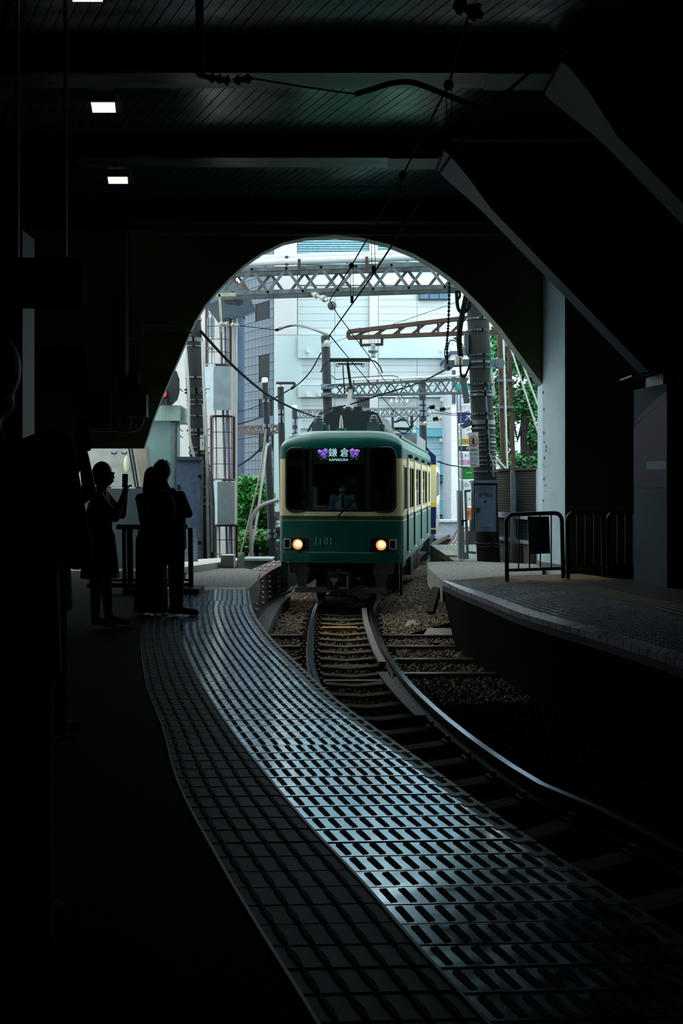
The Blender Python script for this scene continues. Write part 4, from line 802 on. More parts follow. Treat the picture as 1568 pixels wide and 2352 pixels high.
# rusty cantilever from the lattice tower
CA = thing('cantilever_arm', 'rusty lattice cantilever pointing left above the second gantry', 'bracket arm', P(1070, 765, 22.4))
ta, tb, ba, bb = P(800, 762, 23.5), P(1160, 720, 22), P(800, 776, 23.5), P(1160, 762, 22)
for o in (V(0, 0, 0),): M().bar(ta, tb, .1, .09).build('chord', rust, CA); M().bar(ba, bb, .1, .09).build('chord', rust, CA); M().bar(ta, ba, .1, .1).build('end_post', rust_d, CA)
for i in range(8):
    t0, t1 = (i + .3) / 8, (i + 1.1) / 8; M().bar(ba.lerp(bb, t0), ta.lerp(tb, min(1, t1)), .05, .05).build('diagonal', rust, CA); M().bar(ba.lerp(bb, t1 - .05) if t1 < 1 else bb, ta.lerp(tb, min(1, t1 - .05)), .05, .05).build('upright', rust, CA)
m = M(); m.bar(P(828, 778, 23.4), P(829, 794, 23.4), .06, .05); m.bar(P(877, 776, 23.2), P(877, 793, 23.2), .06, .05); m.bar(P(828, 793, 23.4), P(878, 791, 23.2), .05, .06); m.build('hanger_frame', rust_d, CA)
m = M(); m.lathe(P(857, 822, 23.2), [(.02, 0), (.07, .02), (.05, .1), (.13, .15), (.13, .17), (.05, .19), (.06, .28), (.03, .32)], 14); m.bar(P(852, 778, 23.2), P(852, 795, 23.2), .02, .02); m.bar(P(859, 778, 23.2), P(859, 795, 23.2), .02, .02); m.build('post_insulator', mat('grey_insulator', (150, 160, 170), .3), CA, smooth=True)
# far poles
PA, pa = pole('wooden_pole', 'dark round pole behind the pantograph carrying a round white insulator', (747, 775, ), (762, 1250), 31.5, 20, 23, cap=pole_m, mt=mat('far_pole_dark', (38, 44, 48), .8, var=.2))
band(PA, pa, 794, .12, galv); M().lathe(P(751, 789, 31.2), [(.02, 0), (.11, .03), (.11, .05), (.03, .1)], 14, (0, -1, 0)).build('disc_insulator', porcelain, PA, smooth=True)
fpd = MATS['far_pole_dark']
PB, pb2 = pole('utility_pole', 'leaning dark utility pole just left of the train', (608, 872), (627, 1292), 30.5, 13, 19, cap=white_pt, mt=fpd)
for py in (921, 978, 1007, 1016, 1219, 1232): band(PB, pb2, py, .1, galv)
PC, pc2 = pole('utility_pole', 'white capped pole with a short crossbar behind the train roof left', (644, 882), (652, 1250), 33, 15, 16, cap=white_pt, mt=fpd)
m = M(); m.bar(P(634, 880, 32.8), P(677, 880, 32.8), .06, .08); m.tube([P(676, 880, 32.8), P(676, 887, 32.8), P(668, 893, 32.8)], .05, 6); m.build('crossbar', black_steel, PC)
for py in (946, 960, 967): band(PC, pc2, py, .14, galv)
PD, pd2 = pole('utility_pole', 'smaller white capped pole between the left poles and the roof equipment', (676, 934), (681, 1200), 45, 12, 13, cap=white_pt, mt=fpd)
for py in (967, 973, 990): band(PD, pd2, py, .16, galv)
PE, pe2 = pole('utility_pole', 'dark pole behind the train at right carrying the third gantry', (969, 872), (975, 1210), 38, 16, 18, mt=fpd)
for py in (925, 938, 951, 973): band(PE, pe2, py, .15, galv)
M().lathe(P(976, 973, 37.5), [(.02, 0), (.09, .03), (.09, .05), (.03, .1)], 12, (0, -1, 0)).build('disc_insulator', porcelain, PE, smooth=True)
PF, pf2 = pole('utility_pole', 'thin dark post between the roof unit and the third gantry', (901, 942), (905, 1250), 44, 6, 7, mt=fpd)
T2g = truss('lattice_gantry', 'second lattice gantry beam level with the pantograph', P(770, 884, 31.5), P(770, 908, 31.5), P(1075, 869, 29.5), P(1075, 901, 29.5), .3, 16, .06, .045)
m = M(); m.prism([P(737, 882, 31.2), P(762, 882, 31.2), P(782, 882, 31.3), P(762, 892, 31.2), P(737, 893, 31.2)], (0, .3, 0)); m.prism([P(737, 902, 31.2), P(762, 902, 31.2), P(782, 908, 31.3), P(762, 911, 31.2), P(737, 911, 31.2)], (0, .3, 0)); m.build('pole_clamp', galv, T2g)
M().tube([P(806, 874, 31), P(900, 870, 30.6), P(1080, 862, 29.3)], .035, 8).build('white_pipe', MATS['white_pipe_paint'], T2g)
for px in (812, 845, 866, 904, 920, 1025): M().bar(P(px, 873 - (px - 812) * .03, 30.6), P(px, 882 - (px - 812) * .03, 30.6), .04, .04).build('pipe_support', rust_d, T2g)
truss('lattice_gantry', 'third thin lattice gantry beam low behind the train roof', P(683, 942, 45), P(683, 959, 45), P(985, 936, 38.5), P(985, 954, 38.5), .3, 30, .06, .05)
truss('lattice_gantry', 'rusty light gantry left of the leaning utility pole', P(536, 980, 34), P(536, 996, 34), P(640, 977, 32), P(640, 993, 32), .25, 12, .05, .04, mt=rust)
# lattice tower right
LT = thing('lattice_tower', 'brown steel lattice mast behind the banded right pole', 'tower', P(1160, 1100, 23))
for a, b, c in (((1145, 735), (1161, 1272), 23), ((1166, 735), (1186, 1272), 23), ((1152, 745), (1168, 1268), 23.5)):
    M().bar(P(*a, c), P(*b, c), .085, .085).build('mast_leg', rust if c == 23 else galv_d, LT)
for i in range(9):
    y0, y1 = 750 + i * 40, 790 + i * 40; f = lambda y, s: P((1145 if s == 0 else 1166) + (y - 735) * (11 if s == 0 else 14) / 375, y, 23)
    M().bar(f(y0, i % 2), f(y1, 1 - i % 2), .03, .05).build('mast_brace', rust if i % 3 else galv, LT)
for py in (874, 935): M().bar(P(1142, py, 22.9), P(1180, py, 22.9), .08, .06).build('cross_angle', galv, LT)
m = M(); m.bx(P(1136, 0, 22.9).x, P(1160, 0, 22.9).x, 22.9, 23.2, P(0, 752, 23).z, P(0, 725, 23).z); m.build('top_box', white_pt, LT)
for a, b, Y_, lab in (((1155, 748), (1171, 1280), 22.6, 'near vertical pale guy rod beside the brown lattice mast'), ((1157, 752), (1330, 1285), 21.5, 'long slanting pale guy rod from the lattice mast'), ((1160, 730), (1368, 1288), 21.5, 'short slanting pale guy rod close under the arch'), ((1128, 1043), (1200, 1120), 20.5, 'short pale pipe brace above the louvred fence')):
    M().tube([P(*a, Y_), P(*b, Y_)], .019 if 'pipe' not in lab else .04, 6).build('guy_rod', white_cover, label=lab, cat='guy rod')
# ================================================================ WIRES
def wire(name, label, pts, r=.012, mt=None, n=0, cat='wire'): return M().tube(spline(pts, n) if n else pts, r, 6).build(name, mt or cable, label=label, cat=cat)
def H(px, py, z): Y = (CZ - z) * F / (py - HY); return P(px, py, Y)
ZC_, ZM = 4.0, 4.49
wire('contact_wire', 'contact wire running down from the ceiling to the pantograph', [H(1300, 95, ZC_), H(1115, 252, ZC_), H(1025, 372, ZC_), H(928, 520, ZC_), H(850, 640, ZC_), H(757, 770, ZC_), P(800, 822, 22.9), P(905, 945, 32), P(960, 985, 42)], .011)
wire('messenger_wire', 'messenger wire strung above the contact wire through the hall', [H(1075, 40, ZM), H(1030, 195, ZM), H(925, 401, ZM), H(855, 528, ZM), H(807, 610, ZM), H(757, 690, ZM), P(775, 722, 18.6), P(847, 818, 23), P(880, 870, 28), P(930, 930, 38)], .010)
for i, ((ax, ay), (bx_, by)) in enumerate((((1030, 195), (1033, 318)), ((925, 401), (926, 512)), ((855, 528), (858, 617)), ((807, 610), (808, 697)))):
    t = H(ax, ay, ZM); DH = thing('dropper', ('dropper pair nearest the camera', 'second dropper pair from the camera', 'third dropper pair from the camera', 'dropper pair in front of the near gantry')[i] + ' between the overhead wires', 'wire clip', t)
    b = P(bx_, 0, t.y); b.z = ZC_ if True else 0
    m = M()
    for o in (-.02, .02): m.tube([t + V(o, 0, 0), V(b.x + o, t.y, ZC_ + .02)], .004, 5)
    m.build('drop_wire', cable, DH); M().ball(t, .04, 10, 8).build('clamp', cable, DH); M().bar(V(b.x, t.y, ZC_ - .03), V(b.x, t.y, ZC_ + .06), .04, .03).build('wire_clip', cable, DH)
for lab, pts, r in (('thick dark feeder cable slanting down from the left pole', [P(460, 760, 18.4), P(540, 845, 22), P(620, 910, 27), P(690, 945, 34), P(760, 970, 45)], .03),
                    ('cable sagging from the left of the far wooden pole', [P(737, 810, 31), P(715, 850, 31), P(690, 878, 31.5), P(668, 893, 32.5), P(620, 920, 31)], .02),
                    ('thin blue span wire rising to the right above the cantilever', [P(757, 788, 31), P(800, 775, 29), P(880, 752, 24), P(1060, 690, 19)], .006),
                    ('black cable crossing behind the pantograph arm', [P(700, 1000, 26), P(745, 944, 29), P(800, 930, 30), P(870, 908, 30), P(960, 880, 30), P(1030, 845, 20)], .022),
                    ('bowed cable on the top of the second gantry', [P(760, 862, 31), P(775, 872, 31), P(800, 868, 31), P(900, 863, 30.5), P(915, 872, 30.5)], .012),
                    ('cable curling down to the train roof at left', [P(706, 1005, 24), P(710, 985, 24), P(720, 968, 25), P(738, 945, 30)], .02),
                    ('upper grey wire left of the leaning utility pole', [P(536, 948, 33), P(570, 940, 32), P(606, 926, 30.5), P(637, 912, 33)], .012),
                    ('lower black wire left of the leaning utility pole', [P(536, 977, 33), P(570, 968, 32), P(606, 956, 30.5)], .02),
                    ('thick black wire sagging to the left from the leaning pole', [P(540, 1074, 36), P(575, 1052, 33), P(604, 1024, 30.5)], .03),
                    ('thin wires level with the tiled building base', [P(536, 1012, 36), P(580, 1004, 33), P(608, 1000, 30.5), P(640, 985, 32)], .012),
                    ('wire from the second car roof to the sign tower', [P(1002, 1059, 32), P(1030, 1068, 33), P(1055, 1072, 36), P(1080, 1078, 38)], .02),
                    ('upper twin wire right of the third gantry pole', [P(985, 936, 37), P(1010, 944, 37), P(1040, 950, 37), P(1078, 945, 38)], .014),
                    ('lower twin wire right of the third gantry pole', [P(985, 948, 37), P(1010, 950, 37), P(1045, 954, 37), P(1078, 952, 38)], .014),
                    ('tangled wire over the second car roof', [P(905, 985, 36), P(930, 995, 36), P(945, 975, 36), P(965, 950, 37)], .02),
                    ('looped wire above the rear roof unit', [P(912, 970, 34), P(925, 962, 34), P(938, 975, 35), P(945, 1000, 34)], .016)):
    wire('overhead_cable', lab, pts, r, n=4, cat='cable')
SP = thing('switch_cluster', 'grey line switches on a bent bracket above the second car', 'switchgear', P(930, 985, 36))
m = M(); m.tube([P(905, 984, 36), P(940, 985, 36), P(946, 980, 36), P(945, 955, 36)], .06, 6); m.bar(P(905, 970, 36), P(935, 960, 36), .1, .06); m.build('bracket', black_steel, SP)
for px in (916, 924, 931): M().lathe(P(px, 962, 35.8), [(.08, 0), (.1, .05), (.1, .2), (.06, .25)], 10, (0, -1, 0)).build('switch_can', galv, SP)
for i, (px, py) in enumerate(((992, 935), (992, 947), (1016, 940), (1028, 937), (1000, 962), (1010, 961), (925, 905), (915, 912))):
    p = P(px, py, 36.5); M().lathe(p, [(.04, -.1), (.09, -.05), (.05, 0), (.09, .05), (.04, .1)], 10, (1, 0, .2)).build('line_insulator', porcelain if i % 2 else cable, label='small line insulator on the far wires, ' + ('fifth from the left, upper', 'sixth from the left, lower', 'seventh from the left', 'rightmost of eight', 'third from the left', 'fourth from the left', 'second from the left', 'leftmost of eight')[i], cat='insulator', group='small insulators on the far wires', smooth=True)
# wrapped guy wires left of the train
for lab, pts, r in (('thick pale wrapped guy cable leaning against the utility pole', [(618, 1022), (612, 1024), (607, 1060), (598, 1130), (585, 1220), (566, 1308)], .045), ('thin pale guy cable left of the thick wrapped one', [(611, 985), (604, 1040), (596, 1090), (580, 1160), (563, 1230), (548, 1290)], .025)):
    wire('guy_cable', lab, [P(x, y, 30) for x, y in pts], r, white_cover if r > .03 else mat('dull_guy_cover', (160, 156, 150), .6), n=5, cat='guy wire')
# ================================================================ BUILDINGS
w_top = mat('facade_white', (228, 224, 224), .75, var=.04, scale=.3); w_mid = mat('facade_pale_cyan', (212, 228, 227), .75, var=.04, scale=.3); w_low = mat('facade_cyan', (126, 204, 218), .75, var=.05, scale=.3)
sd_top = mat('siding_white_cyan', (214, 222, 222), .6, var=.05, scale=1.5, stretch=(.2, 1, 8)); sd_low = mat('siding_cyan', (186, 220, 226), .6, var=.05, scale=1.5, stretch=(.2, 1, 8)); dkwin = mat('dark_window_glass', (26, 46, 60), .1, var=.1); frame_d = mat('dark_frame', (24, 34, 44), .5)
BY = 60.0
def bxp(m, x0, x1, y0, y1, Y, d, mi=0):
    a, b = P(x0, y1, Y), P(x1, y0, Y); Y = RY(Y); return m.bx(a.x, b.x, Y, Y + d, a.z, b.z, mi)
WB = thing('department_building', 'huge white and cyan building with horizontal siding filling the arch', 'building', P(830, 1260, BY))
bxp(M(), 618, 1056, 380, 1290, BY + .4, 8).build('wall', w_mid, WB)
def slabp(name, x0, x1, y0, y1, mt, d=.4, o=0.0, par=None): return bxp(M(), x0, x1, y0, y1, BY - o, d + o).build(name, mt, par or WB)
slabp('plain_panel', 618, 682, 380, 769, w_top); slabp('plain_panel', 618, 690, 770, 1290, w_mid)
slabp('pilaster', 848, 868, 380, 1000, w_top, o=.15)
for x0, x1 in ((684, 847), (869, 1040)):
    slabp('wall_band', x0, x1, 628, 654, w_top); slabp('wall_band', x0, x1, 770, 822, w_mid, o=.25); slabp('wall_band', x0, x1, 886, 912, w_mid, o=.25)
    m = M(); y = 500
    while y < 626: bxp(m, x0, x1, y, y + 3.2, BY + .05, .3); y += 5.2
    m.build('louvre_slats', mat('louvre_pale_cyan', (150, 192, 204), .5), WB, kind='stuff')
    for (ya, yb2, n, mt_) in ((656, 769, 7, sd_top), (824, 885, 4, sd_top), (914, 984, 4, sd_top)):
        xm = (x0 + x1) / 2 + 3
        for i in range(n):
            h = (yb2 - ya) / n
            for a, b in ((x0, xm - .4), (xm + .4, x1)): slabp('siding_panel', a, b, ya + i * h + .7, ya + (i + 1) * h, mt_, d=.3, o=-.1)
for ya, yb2, n in ((1004, 1059, 4), (1109, 1149, 3)):
    for i in range(n): h = (yb2 - ya) / n; slabp('siding_panel', 960, 1044, ya + i * h + .7, ya + (i + 1) * h, sd_low, d=.3, o=-.1)
for ya, yb2 in ((985, 1003), (1060, 1091), (1150, 1182)): slabp('wall_band', 940, 1044, ya, yb2, w_low, o=.25)
def window(x0, x1, y0, y1, n):
    f_ = slabp('window', x0, x1, y0, y1, frame_d, o=.3)
    for i in range(n):
        w = (x1 - x0) / n; slabp('pane', x0 + w * i + 1.5, x0 + w * (i + 1) - .5, y0 + 2.5, y1 - 2, mat('blue_pane', (74, 112, 140), .08, var=.2), d=.05, o=.34, par=f_)
window(962, 1030, 664, 688, 3); window(1000, 1042, 1092, 1108, 2); window(1000, 1046, 1183, 1196, 1)
slabp('side_pier', 1041, 1058, 780, 1290, mat('white_pier', (224, 224, 236), .7, var=.04), o=1.0)
m = M()
for i in range(6): bxp(m, 821 + i * 5, 823.5 + i * 5, 912, 985, BY - .2, .2)
m.build('vertical_fins', frame_d, WB, kind='stuff')
vh = None
for px, py in ((707, 806), (707, 908), (734, 906), (773, 904), (951, 906), (1012, 804), (1013, 918), (898, 921), (910, 921), (922, 921), (934, 921), (1026, 990), (1012, 1011), (1032, 1076), (1034, 1162), (951, 990), (1000, 1163), (938, 670)):
    m = M(); a, b = P(px - 3.2, py + 4, BY - .3), P(px + 3.2, py - 4, BY - .3); w = b.x - a.x
    m.prism([(a.x, BY - .3, a.z), (b.x, BY - .3, a.z), (b.x, BY - .3, b.z - .04), (b.x - w * .25, BY - .3, b.z), (a.x + w * .25, BY - .3, b.z), (a.x, BY - .3, b.z - .04)], (0, -.16, 0)); m.build('vent_hood', mat('vent_white', (236, 236, 232), .5, var=.03), WB)
# tiled grey tower block
GBm = mat('grey_wall_tile', (76, 86, 98), .6, var=.22, scale=2.0); GB = thing('tiled_building', 'grey tiled building with dark square openings left of the white one', 'building', P(628, 1150, 50))
A0, B0 = P(629, 0, 50), P(557, 0, 52.6); A0.z = B0.z = 0; du = (A0 - B0).normalized(); nn = V(du.y, -du.x, 0); L = (A0 - B0).length
def gb(u, z, o=0): q = B0 + du * (L * u) + nn * o; return V(q.x, q.y, z)
m = M(); m.prism([gb(0, -3), gb(1, -3), gb(1, -3) + V(-.42, 6, 0), gb(0, -3) + V(-.5, 6, 0)], (0, 0, 19)); m.build('wall', mat('tile_joint_dark', (20, 26, 34), .8), GB)
NCc, NRr = 9, 27; zt0, zb0 = P(0, 565, 50).z, P(0, 1118, 50).z; hh = (zt0 - zb0) / NRr; tsrc = None
for r_ in range(NRr):
    for c_ in range(NCc):
        zc_ = zt0 - (r_ + .5) * hh
        yy_ = HY - (zc_ - CZ) * F / 50.5; pxx = 557 + 72 * (c_ + .5) / NCc
        if any(xa < pxx < xb and ya < yy_ < yb_ for xa, xb, ya, yb_ in ((590, 621, 688, 735), (594, 624, 820, 866), (597, 626, 915, 958), (600, 628, 1000, 1030))): continue
        q = gb((c_ + .5) / NCc, zc_, .05)
        if tsrc is None:
            m = M(); w = L / NCc * .47; m.prism([V(-w, 0, -hh * .475), V(w, 0, -hh * .475), V(w, 0, hh * .475), V(-w, 0, hh * .475)], (0, .06, 0)); me_o = m.build('wall_tile', GBm, GB); tsrc = me_o; me_o.location = q - OFF[GB.name]; 
            # local mesh was stored relative to the root offset: undo it once
            off = OFF[GB.name]
            for v_ in me_o.data.vertices: v_.co += off
            me_o.rotation_euler.z = math.atan2(du.y, du.x)
        else: inst(tsrc, 'wall_tile', GB, q, math.atan2(du.y, du.x))
for xa, xb, ya, yb_ in ((592, 619, 690, 733), (596, 622, 822, 864), (599, 624, 917, 956), (602, 626, 1001, 1028)):
    u0, u1 = (xa - 557) / 72, (xb - 557) / 72; z0_, z1_ = CZ - (yb_ - HY) / F * 50.5, CZ - (ya - HY) / F * 50.5; m = M(); m.prism([gb(u0, z0_, .01), gb(u1, z0_, .01), gb(u1, z1_, .01), gb(u0, z1_, .01)], nn * .02); m.build('opening', mat('deep_opening', (12, 18, 26), .9, var=0), GB)
# dark blue block and pale one further left
DB = thing('apartment_building', 'dark blue grey apartment block seen in the narrow gap at left', 'building', P(545, 1150, 48)); dbm = mat('slate_blue_wall', (66, 82, 104), .8, var=.1)
bxp(M(), 500, 556, 720, 1200, 48, 1).build('wall', dbm, DB); bxp(M(), 500, 557, 697, 722, 47.6, 1.4).build('roof_slab', dbm, DB)
for py in (790, 868, 945): bxp(M(), 524, 539, py, py + 8, 47.4, .6).build('balcony_slab', mat('balcony_pale', (150, 166, 184), .7), DB)
for py in (760, 838, 916): bxp(M(), 524, 541, py, py + 26, 47.8, .3).build('balcony_window', mat('balcony_window_blue', (110, 150, 190), .3), DB)
# white building with caged balconies
CBd = thing('caged_building', 'white building with rounded maroon cages and concrete balconies at left', 'building', P(490, 1320, 24)); wbm = mat('white_stucco', (172, 168, 162), .8, var=.06); mar = mat('maroon_bar', (58, 32, 40), .5, var=.1)
m = M(); m.prism([P(380, 1330, 26), P(543, 1330, 24), P(545, 1330, 30), P(380, 1330, 30)], (0, 0, 7.2)); m.build('wall', wbm, CBd)
for py in (730, 1055, 1180): pass
def cage(y0, y1, x0, x1):
    cg = None; cx, z0, z1 = P((x0 + x1) / 2, 0, 23.6).x, P(0, y1, 23.6).z, P(0, y0, 23.6).z; rx = (x1 - x0) / 2 / F * 23.6; ry = rx * 1.1
    def pt(a, z): return V(cx + rx * (abs(math.cos(a)) ** .5) * (1 if math.cos(a) >= 0 else -1), 23.9 - ry * max(0, math.sin(a)) ** .7, z)
    an = [math.pi * i / 9 for i in range(10)]
    cg = M().tube([pt(a, z1) for a in an], .03, 6).build('cage', mar, CBd); M().tube([pt(a, z0) for a in an], .032, 6).build('cage_ring', mar, cg)
    for a in an[::1]: M().tube([pt(a, z0), pt(a, z1)], .01 if 0 < a < 3.1 else .035, 5).build('cage_bar', mar, cg)
    n = max(2, int((z1 - z0) / .3))
    m = M()
    for i in range(1, n): m.tube([pt(a, z0 + (z1 - z0) * i / n) for a in an], .008, 4)
    m.build('cage_wires', mar, cg)
cage(690, 838, 470, 526); cage(956, 1102, 481, 534); cage(1207, 1306, 490, 540)
for y0, y1, xa, xm, xb in ((842, 942, 470, 490, 530), (1108, 1205, 485, 499, 538)):
    m = M(); m.prism([P(xa, y1, 23.3), P(xm, y1, 22.9), P(xb, y1, 23.0), P(xb + 1, y1, 23.9), P(xa, y1, 23.9)], (0, 0, (y1 - y0) / F * 23.2)); b_ = m.build('balcony_box', mat('balcony_concrete', (150, 160, 166), .85, var=.12, scale=5), CBd)
    bxp(M(), xa + 8, xa + 22, y0 - 6, y0, 23.3, .5).build('parapet_cap', mat('parapet_white', (206, 210, 212), .8), b_)
for px, w, mt_, nm in ((507, 6, galv, 'drain_pipe'), (517, 7, mat('blue_grey_pipe', (120, 128, 158), .4), 'drain_pipe'), (489, 5, white_pt, 'vent_pipe')): M().tube([P(px - 2, 690, 23.85), P(px + 15, 1306, 23.85)], w / 2 / F * 23.8, 10).build(nm, mt_, CBd, smooth=True)
m = bxp(M(), 473, 490, 730, 772, 23.75, .2); m.build('air_unit', mat('aircon_grey', (170, 182, 188), .5), CBd)
m = bxp(M(), 476, 486, 796, 803, 23.7, .2); m.build('wall_lamp', porcelain, CBd)
# tiled canopy roof
CRf = thing('tiled_eave', 'grey underside of an eave edged with red roof tiles at upper left', 'roof', P(520, 690, 21.5)); m = M(); m.prism([P(470, 628, 21.5), P(528, 630, 21.5), P(566, 668, 21.5), P(470, 700, 21.5)], (0, 2.6, 0)); m.build('eave_soffit', mat('eave_grey', (112, 126, 142), .7), CRf)
m = M(); m.prism([P(508, 688, 21.6), P(553, 684, 21.6), P(541, 692, 21.6), P(538, 691, 21.6), P(530, 689, 21.6)], (0, .6, 0)); m.build('eave_step', frame_d, CRf)
for i in range(8): a, b = P(530 + i * 5, 636 + i * 3.4, 21.3), P(530 + i * 5, 644 + i * 3.4, 21.3); M().tube([a, b], .022, 8).build('roof_tile', mat('red_roof_tile', (196, 106, 84), .6, var=.2), CRf)
# sign tower
ST = thing('sign_tower', 'stack of shop signs on a frame left of the banded pole', 'sign tower', P(1068, 1250, 40)); sY = 40
def sgn(x0, x1, y0, y1, rgb, txt=None, tmt=None, sz=.16, **k):
    o = bxp(M(), x0, x1, y0, y1, sY, .3).build('shop_sign', mat('sign_%d_%d_%d' % rgb, rgb, .5, var=.03), ST)
    if txt: text(txt, sz, P((x0 + x1) / 2, (y0 + y1) / 2, sY - .02), tmt or ink, o, **k)
    return o
wht = (222, 228, 232)
sgn(1057, 1092, 900, 911, wht, 'Ku', sz=.2); o = sgn(1057.5, 1092, 912.5, 926, wht, 'たこべ', sz=.19, align='LEFT'); o2 = sgn(1058, 1092, 928.5, 943, wht, 'バリー', red_ink, .21, shear=.3)
for k_, t_ in ((o, 'たこべ'), (o2, 'バリー')): pass
sgn(1058, 1092, 947, 971, (24, 36, 104), '大', white_pt, .3, shear=.3); sgn(1059, 1092, 983, 990, wht, '犬', sz=.13); o = sgn(1059, 1092, 992, 1005, (214, 222, 216)); M().prism([P(1072.5, 998, sY - .02), P(1075.5, 994, sY - .02), P(1075.5, 1002, sY - .02)], (0, .01, 0)).build('arrow_mark', mat('ochre_mark', (180, 136, 40), .6), o)
sgn(1060.5, 1092, 1007, 1021, (176, 152, 40), 'Smoky', mat('sign_red', (190, 50, 30), .6, var=0), .14); sgn(1061, 1092, 1024, 1036.5, (26, 30, 42), 'Ma', white_pt, .17); sgn(1062, 1092, 1039.5, 1053.5, wht, 'もつ焼', ink, .12); sgn(1063, 1092, 1055, 1069, (222, 156, 206), '山', mat('sign_plum', (120, 60, 110), .6, var=0), .14)
sgn(1063.5, 1092, 1071, 1101, (20, 120, 48), '● ● ● ●', white_pt, .05); sgn(1064, 1092, 1103, 1126, wht, '小 塚', ink, .2); sgn(1070, 1084, 1130, 1163, wht, '→', ink, .14); sgn(1071, 1092, 1166, 1195, (204, 124, 72), '下町', ink, .22)
for y0, y1, rgb in ((900, 911, wht), (914, 927, wht), (929, 943, (228, 212, 216)), (947, 972, (30, 44, 96)), (977, 989, wht), (992, 1006, (216, 222, 214)), (1008, 1022, (206, 200, 140)), (1024, 1036, (24, 28, 36)), (1039, 1053, (220, 200, 206)), (1055, 1068, (230, 196, 216)), (1072, 1100, (206, 226, 210)), (1103, 1125, wht)):
    k_ = (y0 - 900) / 225 * 6; sgn(1049.5 + k_, 1055 + k_, y0, y1, rgb)
for px in (1056.2, 1048.7): M().bar(P(px, 890, 39.9), P(px + 7, 1230, 39.9), .05, .05).build('sign_frame_post', galv, ST)
sgn(1044, 1083, 880, 896, (20, 150, 136), None)
NB = thing('neighbour_building', 'narrow white building with tall windows between the white facade and the signs', 'building', P(1045, 1240, 55)); m = bxp(M(), 1036, 1078, 795, 1240, 55, 5); m.build('wall', mat('lilac_white_wall', (232, 230, 240), .7), NB)
for y0, y1 in ((850, 892), (900, 927)): bxp(M(), 1038.5, 1046, y0, y1, 54.8, .3).build('window', dkwin, NB)
bxp(M(), 1033, 1080, 806, 812, 54.6, 5.5).build('roof_slab', dbm, NB)
# bits of far street behind the tree, ground, retaining walls
bxp(M(), 1190, 1260, 950, 1212, 62, 3).build('banner_building', mat('far_white_wall', (220, 226, 232), .8), label='pale far building behind the tree at right', cat='building')
for px, w, y0, y1, rgb, lab in ((1220, 3, 1020, 1085, (190, 120, 220), 'violet street banner behind the tree'), (1239, 3.5, 1015, 1085, (206, 30, 44), 'red street banner behind the tree near the pale pier'), (1134, 6, 800, 850, (20, 130, 100), 'teal shop banner behind the tree top')): (lambda t_: (bxp(M(), px - w, px + w, y0, y1, 50, .1).build('banner_cloth', mat('banner_%d' % rgb[0], rgb, .6), t_), M().bar(P(px - w, y0 - 4, 50.1), P(px - w, 1232, 50.1), .08, .08).build('banner_pole', galv, t_)))(thing('street_banner', lab, 'banner', P(px, 1230, 50)))
bxp(M(), 558, 626, 1287, 1330, 27, .4).build('retaining_wall', mat('pale_blue_wall', (186, 194, 208), .7, var=.06), label='low pale blue retaining wall below the bushes', cat='wall')
m = bxp(M(), 558, 626, 1283, 1288, 26.8, .8); m.build('wall_coping', mat('coping_white', (206, 212, 216), .7), label='pale coping on the low retaining wall below the bushes', cat='coping')
bxp(M(), 540, 636, 1200, 1212, 36, .6).build('street_wall', mat('street_wall_grey', (150, 150, 156), .8), label='grey street wall among the bushes', cat='wall')
bxp(M(), 590, 640, 1176, 1196, 37, .6).build('bridge_beam', rust_d, label='brown beam behind the utility pole among the bushes', cat='beam')
# bushes and trees: real leaves on branches
def foliage(parent, blobs, n, size, mt, name='foliage'):
    vs = []; fs = []
    for i in range(n):
        c, r = random.choices(blobs, [b[1][0] * b[1][2] for b in blobs])[0]
        while True:
            d = V(random.uniform(-1, 1), random.uniform(-1, 1), random.uniform(-1, 1))
            if .35 < d.length < 1: break
        d *= max(.4, random.gauss(.95, .2))
        p = c + V(d.x * r[0], d.y * r[1], d.z * r[2]); s = size * random.uniform(.6, 1.3)
        a = V(random.uniform(-1, 1), random.uniform(-1, 1), random.uniform(-.5, .5)).normalized(); b = a.cross(V(random.uniform(-.5, .5), random.uniform(-1, .2), random.uniform(.2, 1))).normalized(); k = len(vs)
        vs += [p - a * s, p - b * s * .55 + V(0, 0, s * .15), p + a * s, p + b * s * .55 + V(0, 0, s * .15)]; fs += [(k, k + 1, k + 2), (k, k + 2, k + 3)]
    m = M(); m.v = [tuple(v) for v in vs]; m.f = fs; m.m = [0] * len(fs); return m.build(name, mt, parent, kind='stuff', fix=False)
def bl_(px, py, Y, rx, rz, ry=None): return (P(px, py, Y), (rx / F * Y, (ry or rx) / F * Y, rz / F * Y))
B1 = thing('leafy_bush', 'bright green leafy bush left of the leaning utility pole', 'bush', P(575, 1290, 33))
foliage(B1, [bl_(560, 1135, 33, 26, 38), bl_(585, 1150, 33, 34, 40), bl_(560, 1180, 33, 28, 34), bl_(605, 1150, 33.5, 24, 34), bl_(585, 1115, 33, 20, 18)], 12000, .075, leaf_m)
foliage(B1, [bl_(575, 1185, 33.6, 45, 30), bl_(600, 1200, 33.6, 30, 20)], 3000, .1, leaf_d, 'shade_tinted_foliage'); M().tube([P(575, 1290, 33.5), P(575, 1210, 33.5), P(565, 1150, 33.5)], [.12, .1, .04], 8).build('stem', bark, B1)  # darker leaf green puts shade into the lower clumps' colour
B2 = thing('leafy_bush', 'lower dark green bush above the retaining wall', 'bush', P(590, 1290, 31)); foliage(B2, [bl_(585, 1240, 31, 40, 24), bl_(560, 1262, 31, 22, 22), bl_(612, 1250, 31, 18, 22)], 6500, .07, leaf_m); M().tube([P(590, 1290, 31.2), P(588, 1250, 31.2)], [.08, .04], 8).build('stem', bark, B2)
